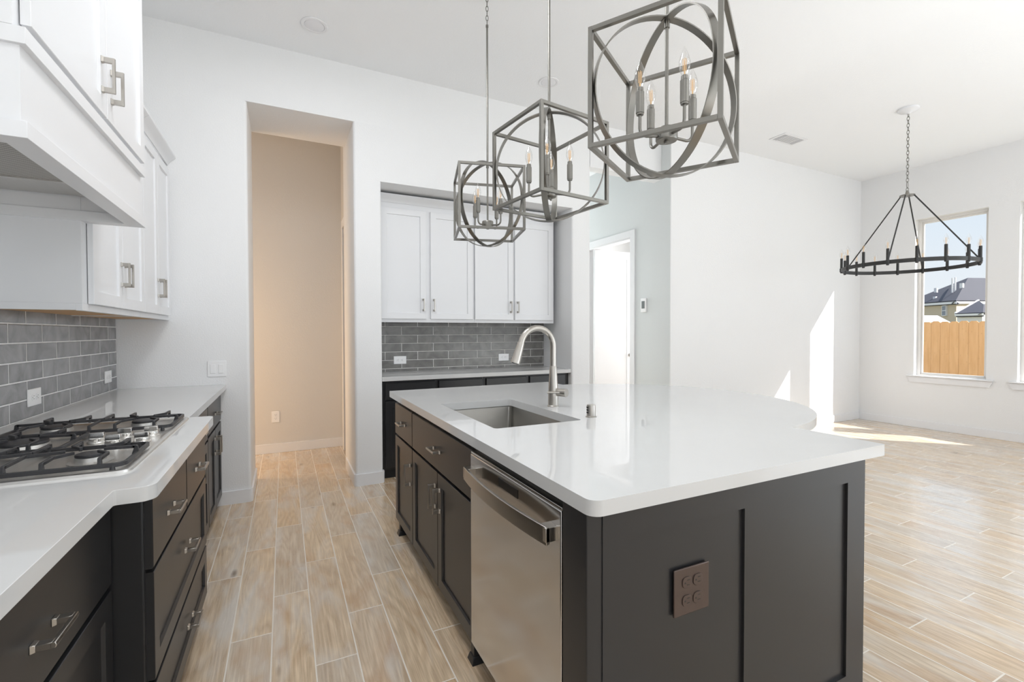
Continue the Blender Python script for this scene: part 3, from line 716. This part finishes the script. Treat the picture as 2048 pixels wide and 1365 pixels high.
nook_upper(1.724, 2.650, [(1.724, 2.150), (2.170, 2.630)], 'white two-door upper cabinet in the bar recess, right pair above the faucet')

# ------------------------------------------------------------------ island
XI = .655; IY0, IY1 = .885, 3.095; IXR = 1.768
G = 'charcoal island base units'
BZ = .075
t = thing('island_cabinet', 'charcoal island cabinet with one small drawer and one door, far end', 'cabinet', (1.0, 2.87, 0), G)
obj('body', MB().box(XI+.02, IXR, 2.64, IY1, BZ, CB-.001), M['dark'], t, bevel=.0015)
front('drawer', t, 2.645, 3.090, .640, .840, XI, 'x-', M['dark'], ('y', 2.87, .735), slab=True, cc=.10)
front('door', t, 2.645, 3.090, BZ, .627, XI, 'x-', M['dark'], ('z', 2.690, .47), cc=.11)
foot(t, XI+.02, 2.99, z=BZ)
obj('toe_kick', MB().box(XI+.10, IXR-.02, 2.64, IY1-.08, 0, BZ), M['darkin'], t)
t = thing('island_cabinet', 'charcoal island sink cabinet with two tall doors under a false drawer', 'cabinet', (1.0, 2.15, 0), G)
b = MB(); b.box(XI+.02, .71, 1.66, 2.638, BZ, CB-.001); b.box(.71, IXR, 1.66, 2.637, BZ, .62); b.box(1.25, IXR, 1.66, 2.637, .62, CB-.001); b.box(.71, 1.25, 1.66, 1.665, .62, CB-.001); b.box(.71, 1.25, 2.632, 2.637, .62, CB-.001)
obj('body', b, M['dark'], t)
front('drawer', t, 1.664, 2.636, .640, .840, XI, 'x-', M['dark'], ('y', 2.165, .735), slab=True, cc=.10)
front('door', t, 1.664, 2.150, BZ, .627, XI, 'x-', M['dark'], ('z', 2.115, .505), cc=.10)
front('door', t, 2.156, 2.636, BZ, .627, XI, 'x-', M['dark'], ('z', 2.192, .505), cc=.10)
foot(t, XI+.02, 1.70, z=BZ)
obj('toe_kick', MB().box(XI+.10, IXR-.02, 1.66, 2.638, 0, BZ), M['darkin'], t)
t = thing('island_end_unit', 'charcoal island end with two recessed panels and outlet plate, facing the camera', 'cabinet', (1.2, .93, 0), G)
b = MB(); b.box(.63, .665, .905, .995, 0, CB-.001); b.box(1.30, IXR, .905, 1.658, BZ, CB-.001); b.box(.665, 1.30, .905, .995, 0, CB-.001)
obj('body', b, M['dark'], t, bevel=.0015)
b = MB(); ey = .885
def panel_face(mb, xs, zs, rects, y0, y1, rec):
    for (xa, xb_, za, zb) in [(xs[0], rects[0][0], zs[0], zs[1]), (rects[0][1], rects[1][0], zs[0], zs[1]), (rects[1][1], xs[1], zs[0], zs[1])]: mb.box(xa, xb_, y0, y1, za, zb)
    for r in rects:
        mb.box(r[0], r[1], y0, y1, zs[0], r[2]); mb.box(r[0], r[1], y0, y1, r[3], zs[1]); mb.box(r[0], r[1], y0+rec, y1, r[2], r[3])
panel_face(b, (.672, IXR+.004), (0, CB-.001), [(.757, 1.168, .15, .800), (1.262, 1.672, .15, .800)], ey, .906, .009)
obj('end_panel', b, M['dark'], t)
b = MB(); b.prism(rounded([(.628, .888), (.673, .888), (.673, .903), (.645, .903), (.645, .990), (.628, .990)], [.004, 0, 0, 0, 0, 0]), 0, CB-.001)
obj('corner_post', b, M['dark'], t, bevel=.001)
# dishwasher
t = thing('dishwasher', 'stainless steel dishwasher with curved bar handle, built into the island', 'dishwasher', (.95, 1.33, 0))
b = MB(); b.box(.662, 1.28, 1.000, 1.655, .09, .866); obj('tub', b, M['blackp'], t)
dx = .632
b = MB(); b.box(dx, .661, 1.006, 1.650, .115, .842); dr = obj('door_panel', b, M['steel'], t, bevel=.004, seg=3)
b = MB(); b.box(dx+.003, .661, 1.006, 1.650, .8425, .850); obj('top_edge', b, M['chrome'], dr, bevel=.001)
b = MB(); b.box(dx-.001, dx+.002, 1.25, 1.39, .795, .822); obj('vent_slot', b, M['blackp'], dr)
# bowed handle
hp = []
N_ = 17
for k in range(N_):
    f = k/(N_-1); y = 1.022+f*(1.634-1.022); bow = 1-(2*f-1)**2
    hp.append((dx-.034-.022*bow, y))
zb, zt = .752, .800
b = MB()
inn = [(x+.010, y) for x, y in hp]
o_ = [b.bm.verts.new((x, y, zb)) for x, y in hp]; p_ = [b.bm.verts.new((x, y, zt)) for x, y in hp]
q_ = [b.bm.verts.new((x, y, zb+.003)) for x, y in inn]; s2 = [b.bm.verts.new((x, y, zt-.001)) for x, y in inn]
for k in range(N_-1):
    for A, B in ((o_, p_), (p_, s2), (s2, q_), (q_, o_)):
        f = b.bm.faces.new((A[k], A[k+1], B[k+1], B[k])); f.smooth = True
for k in (0, N_-1): b.bm.faces.new((o_[k], p_[k], s2[k], q_[k]))
for ya, yb in ((1.022, 1.060), (1.596, 1.634)): b.box(dx-.036, dx+.001, ya, yb, zb+.008, zt-.002)
obj('bar_handle', b, M['nickel'], dr, bevel=.0015)
b = MB(); b.box(.70, .72, 1.0, 1.655, .005, .088); obj('kick_plate', b, M['blackp'], t)

# island countertop with the round table end and the sink cut-out
ccx, ccy, cr = 1.775, 2.055, .868
XE = 1.850; Y0, Y1 = .862, 3.142; X0 = .625
dyc = math.sqrt(cr*cr-(XE-ccx)**2); a1 = math.atan2(dyc, XE-ccx); N_ = 64
arc = [(ccx+cr*math.cos(-a1+2*a1*k/N_), ccy+cr*math.sin(-a1+2*a1*k/N_)) for k in range(N_+1)]
pts = rounded([(X0, Y1), (X0, Y0), (XE, Y0), arc[0]], [.006, .032, .008, 0])[:-1]+arc+[(XE, Y1)]
SX0, SX1, SY0, SY1 = .757, 1.178, 1.700, 2.425
hole = rpoly(SX0, SX1, SY0, SY1, .018, 5)
tag(obj('island_countertop', MB().outline(pts, [hole], CB, CT), M['quartz'], bevel=.0025), 'large white quartz island countertop with a round table-like end and sink cut-out', 'countertop')
# sink
t = thing('kitchen_sink', 'stainless undermount sink set in the white island countertop', 'sink', ((SX0+SX1)/2, (SY0+SY1)/2, .65))
b = MB(); o1 = .012
def sl(i, z, r=.022): return [(p[0], p[1], z) for p in rpoly(SX0-o1+i, SX1+o1-i, SY0-o1+i, SY1+o1-i, r, 6)]
loops = [sl(-.03, CB-.0005), sl(0, CB-.0005), sl(.003, CB-.006), sl(.006, .675), sl(.018, .655), sl(.06, .650)]
V = [[b.bm.verts.new(p) for p in L] for L in loops]
for A, B in zip(V, V[1:]):
    for k in range(len(A)): b.bm.faces.new((A[k], A[(k+1) % len(A)], B[(k+1) % len(A)], B[k])).smooth = True
b.bm.faces.new(V[-1])
sb = obj('basin', b, M['sinksteel'], t)
obj('drain', MB().lathe([(.045, .6505), (.045, .653), (.038, .653), (.030, .6515), (.001, .6515)], ((SX0+SX1)/2+.05, (SY0+SY1)/2, 0), 24, cap=False), M['chrome'], t)
# faucet
fx, fy = 1.262, 2.085
t = thing('kitchen_faucet', 'brushed nickel gooseneck pull-down faucet beside the island sink', 'faucet', (fx, fy, CT))
b = MB(); b.lathe([(.030, CT), (.030, CT+.004), (.0275, CT+.007), (.0265, CT+.06), (.0245, CT+.10), (.0185, CT+.205), (.0165, CT+.212)], (fx, fy, 0), 28); obj('base_column', b, M['nickel'], t)
b = MB(); zt = 1.228; R = .095; P = [(fx, fy, CT+.205), (fx, fy, CT+.25), (fx, fy, zt)]
for k in range(1, 15):
    a = PI*k/14*.93; P.append((fx-R+R*math.cos(a), fy, zt+R*math.sin(a)))
b.tube(P, .0158, 18); obj('spout', b, M['nickel'], t)
p1 = Vector(P[-1]); dr_ = (Vector(P[-1])-Vector(P[-2])).normalized()
b = MB(); b.tube([p1-dr_*.001, p1+dr_*.004, p1+dr_*.012, p1+dr_*.09, p1+dr_*.108], [.0162, .0175, .0178, .0235, .0238], 22); sh = obj('spray_head', b, M['nickel'], t)
b = MB(); b.tube([p1+dr_*.1079, p1+dr_*.110], [.019, .019], 18); obj('nozzle', b, M['blackp'], sh)
b = MB(); vd = Vector((.42, -.91, 0)).normalized(); vc = Vector((fx, fy, CT+.075)); vc = vc+Vector((.010, -.004, 0)); b.tube([vc, vc+vd*.040, vc+vd*.041, vc+vd*.070], [.0205, .0205, .0212, .0212], 20); hv = obj('valve', b, M['nickel'], t)
b = MB(); b.tube([vc+vd*.056, vc+vd*.056+Vector((-.9, .40, .03)).normalized()*.080, vc+vd*.056+Vector((-.9, .40, .03)).normalized()*.088], [.0055, .0050, .0062], 12); obj('lever', b, M['nickel'], hv)
# air gap
ag = (1.258, 1.745)
t = thing('air_gap', 'short brushed nickel dishwasher air gap cap on the island countertop', 'air gap', (*ag, CT))
b = MB(); b.lathe([(.0245, CT), (.0245, CT+.003), (.0205, CT+.005), (.0200, CT+.050), (.0185, CT+.056), (.001, CT+.057)], (*ag, 0), 24, cap=False); o = obj('cap', b, M['nickel'], t)
b = MB()
for zz in (CT+.018, CT+.030, CT+.042): b.box(ag[0]-.0215, ag[0]-.017, ag[1]-.006, ag[1]+.006, zz, zz+.006)
obj('vent_holes', b, M['blackp'], o)

# ------------------------------------------------------------------ candle bulbs
def bulb_mb(c, s=1.0):
    b = MB(); x, y, z = c
    prof = [(.0065, 0), (.0095, .006), (.0145, .018), (.0168, .030), (.0160, .043), (.0125, .058), (.0072, .072), (.0030, .082), (.0006, .089)]
    b.lathe([(r*s, z+h*s) for r, h in prof], (x, y, 0), 16, mi=0, cap=False)
    for k in range(4):
        a = k*PI/2+.4; b.tube([(x+.0045*s*math.cos(a), y+.0045*s*math.sin(a), z+.016*s), (x+.0050*s*math.cos(a), y+.0050*s*math.sin(a), z+.052*s)], .0010*s, 5, mi=1)
    b.tube([(x, y, z), (x, y, z+.018*s)], .0022*s, 6, mi=1)
    return b

# ------------------------------------------------------------------ lantern pendants
def make_pendant():
    t = thing('lantern_pendant', '', 'pendant light', (0, 0, 0))
    s = .206; w = .0155; zb, zt = 1.943, 2.355
    b = MB(); 
    for i in (-1, 1):
        for j in (-1, 1): b.box(i*s-w/2, i*s+w/2, j*s-w/2, j*s+w/2, zb, zt)
    for z in (zb, zt-w):
        for j in (-1, 1):
            b.box(-s+w/2, s-w/2, j*s-w/2, j*s+w/2, z, z+w); b.box(j*s-w/2, j*s+w/2, -s+w/2, s-w/2, z, z+w)
    obj('cube_frame', b, M['pendant'], t, local=True, bevel=.0008)
    R = .2790; cz = 2.150
    for q in (0, 1):
        b = MB(); a = PI/4+q*PI/2; ux, uy = math.cos(a), math.sin(a); nx, ny = -uy, ux; bw, th = .0145, .0022; Rq = R-q*.003
        N = 72; rings = []
        for k in range(N):
            an = 2*PI*k/N; rr = []
            for (dr, dn) in ((-th, -bw), (th, -bw), (th, bw), (-th, bw)):
                r = Rq+dr; rr.append(b.bm.verts.new((ux*r*math.cos(an)+nx*dn, uy*r*math.cos(an)+ny*dn, cz+r*math.sin(an))))
            rings.append(rr)
        for k in range(N):
            A, B = rings[k], rings[(k+1) % N]
            for c in range(4):
                f = b.bm.faces.new((A[c], A[(c+1) % 4], B[(c+1) % 4], B[c])); f.smooth = c % 2 == 1
        obj('ring_band', b, M['pendant'], t, local=True)
    b = MB(); b.tube([(0, 0, 2.0), (0, 0, 2.402)], .0062, 12); b.tube([(0, 0, 2.395), (0, 0, 2.43)], .0095, 12)
    b.tube([(0, 0, 2.425), (0, 0, 3.335)], .0066, 12); b.tube([(0, 0, 2.93), (0, 0, 2.932)], .0072, 12); b.tube([(0, 0, 3.33), (0, 0, 3.345)], .009, 12)
    obj('stem', b, M['pendant'], t, local=True)
    b = MB(); z = 3.343; k = 0
    while z < ZC-.03:
        lk = []
        for q in range(14):
            a = 2*PI*q/14; hx, hz = .008*math.cos(a), .019*math.sin(a)
            lk.append((hx, 0, z+.017+hz) if k % 2 else (0, hx, z+.017+hz))
        b.tube(lk, .0022, 6, closed=True); z += .031; k += 1
    obj('chain', b, M['pendant'], t, local=True)
    obj('canopy', MB().lathe([(.008, ZC-.012), (.015, ZC-.010), (.034, ZC-.007), (.036, ZC-.001)], (0, 0, 0), 28), M['pendant'], t, local=True)
    obj('hub', MB().lathe([(.009, 1.985), (.009, 1.993), (.036, 1.995), (.038, 1.999), (.038, 2.034), (.036, 2.038), (.008, 2.040)], (0, 0, 0), 28), M['pendant'], t, local=True)
    for k in range(4):
        a = k*PI/2+math.radians(46); ca, sa = math.cos(a), math.sin(a); R2 = .106
        b = MB(); P = [(ca*.03, sa*.03, 2.010), (ca*(R2-.025), sa*(R2-.025), 2.004)]
        for q in range(1, 6):
            an = q/5*PI/2; P.append((ca*(R2-.025+.025*math.sin(an)), sa*(R2-.025+.025*math.sin(an)), 2.029-.025*math.cos(an)))
        P.append((ca*R2, sa*R2, 2.075)); b.tube(P, .0056, 10); x, y = ca*R2, sa*R2
        b.lathe([(.0125, 2.075), (.0125, 2.080), (.0145, 2.081), (.0145, 2.155), (.0125, 2.157), (.0115, 2.170), (.009, 2.172)], (x, y, 0), 18)
        arm = obj('candle_arm', b, M['pendant'], t, local=True)
        obj('bulb', bulb_mb((x, y, 2.170), 1.12), [M['bulb'], M['filament']], arm, local=True)
    return t
GP = 'lantern pendants above the island'
p0 = make_pendant()
spec = [((1.24, 1.265, -.008), -57.9, 'largest square lantern pendant, nearest the camera, hung by a plain rod'),
        ((1.24, 2.087, .006), -82.6, 'middle square lantern pendant of three above the island, seen corner-on'),
        ((1.24, 2.896, .012), -15.1, 'smallest looking square lantern pendant, farthest, with chain visible at the top')]
for k, (loc, ang, lab) in enumerate(spec):
    o = p0 if k == 0 else copy_tree(p0)
    o.location = loc; o.rotation_euler = (0, 0, math.radians(ang)); tag(o, lab, 'pendant light', GP)

# ------------------------------------------------------------------ dining chandelier
cx_, cy_ = 5.62, 2.46; RZ = 1.955; RR = .532
t = thing('wagon_wheel_chandelier', 'black ring chandelier with sixteen candle bulbs hanging before the window', 'chandelier', (cx_, cy_, 0))
b = MB(); bw, th = .018, .007; N = 96; rings = []
for k in range(N):
    an = 2*PI*k/N; rings.append([b.bm.verts.new(((RR+dr)*math.cos(an), (RR+dr)*math.sin(an), RZ+dz)) for dr, dz in ((-th, -bw), (th, -bw), (th, bw), (-th, bw))])
for k in range(N):
    A, B = rings[k], rings[(k+1) % N]
    for c in range(4): f = b.bm.faces.new((A[c], A[(c+1) % 4], B[(c+1) % 4], B[c])); f.smooth = c % 2 == 1
obj('wheel_ring', b, M['blackm'], t, local=True)
HZ = 2.665
obj('hub_plate', MB().lathe([(.035, HZ-.006), (.062, HZ-.005), (.062, HZ+.005), (.02, HZ+.008), (.010, HZ+.05)], (0, 0, 0), 20), M['pendant'], t, local=True)
for k in range(4):
    a = math.radians(9+90*k); b = MB()
    b.tube([(.052*math.cos(a), .052*math.sin(a), HZ), (RR*.985*math.cos(a), RR*.985*math.sin(a), RZ+.015)], .0062, 8)
    obj('rod', b, M['blackm'], t, local=True)
b = MB(); z = HZ+.04; k = 0
while z < ZC-.06:
    big = k == 1; hh = .035 if big else .0215; ww = .015 if big else .0105
    lk = [((ww*math.cos(2*PI*q/14), 0, z+hh-.003+hh*math.sin(2*PI*q/14)) if k % 2 else (0, ww*math.cos(2*PI*q/14), z+hh-.003+hh*math.sin(2*PI*q/14))) for q in range(14)]
    b.tube(lk, .0026, 6, closed=True); z += 2*hh-.009; k += 1
obj('chain', b, M['pendant'], t, local=True)
obj('canopy', MB().lathe([(.015, ZC-.055), (.03, ZC-.04), (.075, ZC-.028), (.085, ZC-.018), (.085, ZC-.001)], (0, 0, 0), 28), M['white'], t, local=True)
for k in range(16):
    a = math.radians(22.5*k+9); x, y = RR*math.cos(a), RR*math.sin(a); b = MB()
    b.lathe([(.008, RZ-.030), (.012, RZ-.027), (.012, RZ-.017), (.0165, RZ-.017), (.0165, RZ+.018), (.0125, RZ+.022), (.0125, RZ+.125), (.010, RZ+.127)], (x, y, 0), 14)
    arm = obj('candle_sleeve', b, M['blackm'], t, local=True)
    obj('bulb', bulb_mb((x, y, RZ+.126), 1.15), [M['bulb'], M['filament']], arm, local=True)

# ------------------------------------------------------------------ ceiling fittings
for (x, y, lab) in ((.221, 3.685, 'round white recessed ceiling light above the hall opening, left one'), (2.138, 3.605, 'round white recessed ceiling light above the middle pendant, right one')):
    t = thing('recessed_light', lab, 'ceiling light', (x, y, ZC), 'recessed ceiling lights')
    obj('trim_ring', MB().lathe([(.092, -.0005), (.092, -.004), (.086, -.008), (.070, -.008), (.066, -.002)], (0, 0, 0), 36, cap=False), M['trim'], t, local=True)
    obj('lens', MB().lathe([(.067, -.001), (.066, -.006), (.05, -.010), (.001, -.012)], (0, 0, 0), 36, cap=False), M['lens'], t, local=True)
t = thing('ceiling_vent', 'rectangular white supply air register in the dining ceiling', 'vent', (5.258, 3.453, ZC))
b = MB(); b.box(-.205, .205, -.100, .100, -.006, -.0005); obj('frame', b, M['trim'], t, local=True, bevel=.003)
b = MB()
for x0, x1 in ((-.172, -.108), (-.095, .095), (.108, .172)): b.box(x0, x1, -.072, .072, -.0068, -.006)
obj('grille', b, M['ventslat'], t, local=True)
b = MB()
for k in range(9): b.box(-.095, .095, -.066+k*.0163, -.063+k*.0163, -.010, -.0068)
for x0 in (-.172, .108):
    for k in range(5): b.box(x0+.004+k*.013, x0+.0065+k*.013, -.072, .072, -.010, -.0068)
obj('louvers', b, M['trim'], t, local=True)

# ------------------------------------------------------------------ outside
GZ = -.30
struct('ground', MB().box(7.95, 70, -30, 60, GZ-.1, GZ), M['grass'])
XFn = 11.6
fence = thing('cedar_fence', 'raw cedar privacy fence with dog-eared boards seen through the window', 'fence', (XFn, 3, GZ))
for r in (.25, 1.0, 1.65):
    obj('rail', MB().box(XFn+.020, XFn+.055, -2.5, 9.5, GZ+r-.04, GZ+r+.04), M['fence'], fence)
ztop = 1.50
for k in range(84):
    y = -2.4+k*.141; dz = random.uniform(-.008, .008); w = .1385
    P = [(y, GZ+.02), (y+w, GZ+.02), (y+w, ztop-.03+dz), (y+w-.03, ztop+dz), (y+.03, ztop+dz), (y, ztop-.03+dz)]
    xo = random.uniform(-.003, .003)
    obj('board', MB().hull([(XFn+xo, a, z) for a, z in P], [(XFn+xo+.018, a, z) for a, z in P]), M['fence'], fence)

def onx(u, v, x):
    d = fw+rt*((u-1024)/F_PX)-up*((v-682.5)/F_PX); k = x/d.x
    return Vector((0, 0, EYE))+d*k
Z8 = lambda a, c: (1840+a/6.825, 500+c/6.825)
def P8(a, c, x): return onx(*Z8(a, c), x)
def slabpoly(mb, pts, th=.25):
    pts = [Vector(p) for p in pts]; n = (pts[1]-pts[0]).cross(pts[2]-pts[0]).normalized()
    if n.z < 0: n = -n
    mb.hull(pts, [p-n*th for p in pts])
house = thing('neighbour_house', 'two-storey beige house with grey shingle hip roof beyond the cedar fence', 'house', (32, 10, GZ))
xc = 32.0
eL = onx(1780, 611, 38); eC = P8(490, 690, xc); rA = P8(655, 382, 37.5); rB = P8(1250, 390, 46); eR = P8(1150, 690, 39); rL = onx(1780, 618, 47)
b = MB(); slabpoly(b, [eL, eC, rA, rL]); slabpoly(b, [eC, eR, rB, rA]); obj('roof', b, M['shingle'], house)
wl0 = onx(1780, 620, 38.3); wc = P8(497, 705, xc+.35); wr = P8(1150, 705, 39.4)
b = MB(); zt_ = wc.z-.05
b.prism([(wl0.x, wl0.y), (wc.x, wc.y), (wr.x, wr.y), (wr.x+6, wr.y+3), (wl0.x+4, wl0.y+3)], GZ, zt_)
obj('walls', b, M['stucco'], house)
b = MB(); b.bar(eL-Vector((0, 0, .12)), eC-Vector((0, 0, .12)), .06, .12); b.bar(eC-Vector((0, 0, .12)), eR-Vector((0, 0, .12)), .06, .12); obj('fascia', b, M['housewhite'], house)
# window on the left wall
dirw = Vector((wl0.x-wc.x, wl0.y-wc.y, 0)).normalized(); nw = Vector((-dirw.y, dirw.x, 0)); nw = nw if nw.x < 0 else -nw
def onplane(u, v):
    d = fw+rt*((u-1024)/F_PX)-up*((v-682.5)/F_PX); o = Vector((0, 0, EYE)); k = ((wc-o).dot(nw))/d.dot(nw); return o+d*k
wa, wb_ = onplane(*Z8(320, 900)), onplane(*Z8(376, 760))
b = MB(); cen = (wa+wb_)/2; hw = (Vector((wa.x-wb_.x, wa.y-wb_.y, 0))).length/2; zl, zh = wa.z, wb_.z
def wq(m_, u0_, u1_, z0_, z1_, d0, d1):
    c0 = Vector((cen.x, cen.y, 0)); A = [c0+dirw*u_+nw*dd for u_, dd in ((u0_, d0), (u1_, d0), (u1_, d1), (u0_, d1))]
    m_.hull([(p.x, p.y, z0_) for p in A], [(p.x, p.y, z1_) for p in A])
wq(b, -hw, hw, zl, zh, 0, .06); wi = obj('window', b, M['housewin'], house)
b = MB()
for u_ in (-hw, hw): wq(b, u_-.02, u_+.02, zl-.02, zh+.02, 0, .08)
for z_ in (zl, (zl+zh)/2, zh): wq(b, -hw, hw, z_-.02, z_+.02, 0, .08)
obj('window_frame', b, M['housewhite'], wi)
for (a, c, x) in ((440, 515, 35), (480, 505, 35.3)):
    p = P8(a, c, x); obj('vent_pipe', MB().tube([p-Vector((0, 0, .3)), p+Vector((0, 0, .55))], .045, 8), M['housewhite'], house)
for (a, c, x) in ((215, 552, 38.5), (202, 670, 36.2), (567, 490, 35)):
    p = P8(a, c, x); obj('roof_vent', MB().box(p.x-.07, p.x+.12, p.y-.07, p.y+.07, p.z-.15, p.z+.14), M['housewhite'], house)
# lower garage wing
wing = thing('garage_wing', 'low white-walled wing with dark shingle roof in front of the beige house', 'house', (27, 7.5, GZ))
a_ = P8(482, 868, 27.5); b_ = P8(860, 855, 26.5); c_ = P8(868, 745, 30); d_ = P8(800, 690, 31.5); 
bb_ = MB(); slabpoly(bb_, [a_, b_, c_, d_], .18); r_ = P8(1150, 870, 31); slabpoly(bb_, [b_, r_, P8(1200, 700, 35), c_], .18); obj('roof', bb_, M['shingle'], wing)
q0, q1 = P8(505, 885, 27.7), P8(1150, 890, 31)
q1b = P8(850, 885, 26.8)
bb_ = MB(); bb_.prism([(q0.x, q0.y), (q1b.x, q1b.y), (q1.x, q1.y), (q1.x+3, q1.y+2), (q0.x+3, q0.y+1)], GZ, min(q0.z, q1b.z)); obj('walls', bb_, M['housewhite'], wing)
bb_ = MB(); bb_.bar(a_-Vector((0, 0, .08)), b_-Vector((0, 0, .08)), .05, .09); bb_.bar(a_-Vector((0, 0, .02)), d_-Vector((0, 0, .02)), .06, .12); obj('fascia', bb_, M['housewhite'], wing)
shed = thing('shed_roof', 'small pale gabled roof just above the fence, left of the white wing', 'shed', (20, 8, GZ))
s0, s1, s2_, s3 = P8(-60, 895, 20), P8(240, 897, 20), P8(420, 990, 19), P8(-60, 985, 19)
bb_ = MB(); slabpoly(bb_, [s0, s1, s2_, s3], .12); obj('roof', bb_, M['housewhite'], shed)
bb_ = MB(); bb_.box(19.3, 22, min(s2_.y, s3.y)+.3, max(s2_.y, s3.y)-.3, GZ, s2_.z-.1); obj('walls', bb_, M['stucco'], shed)
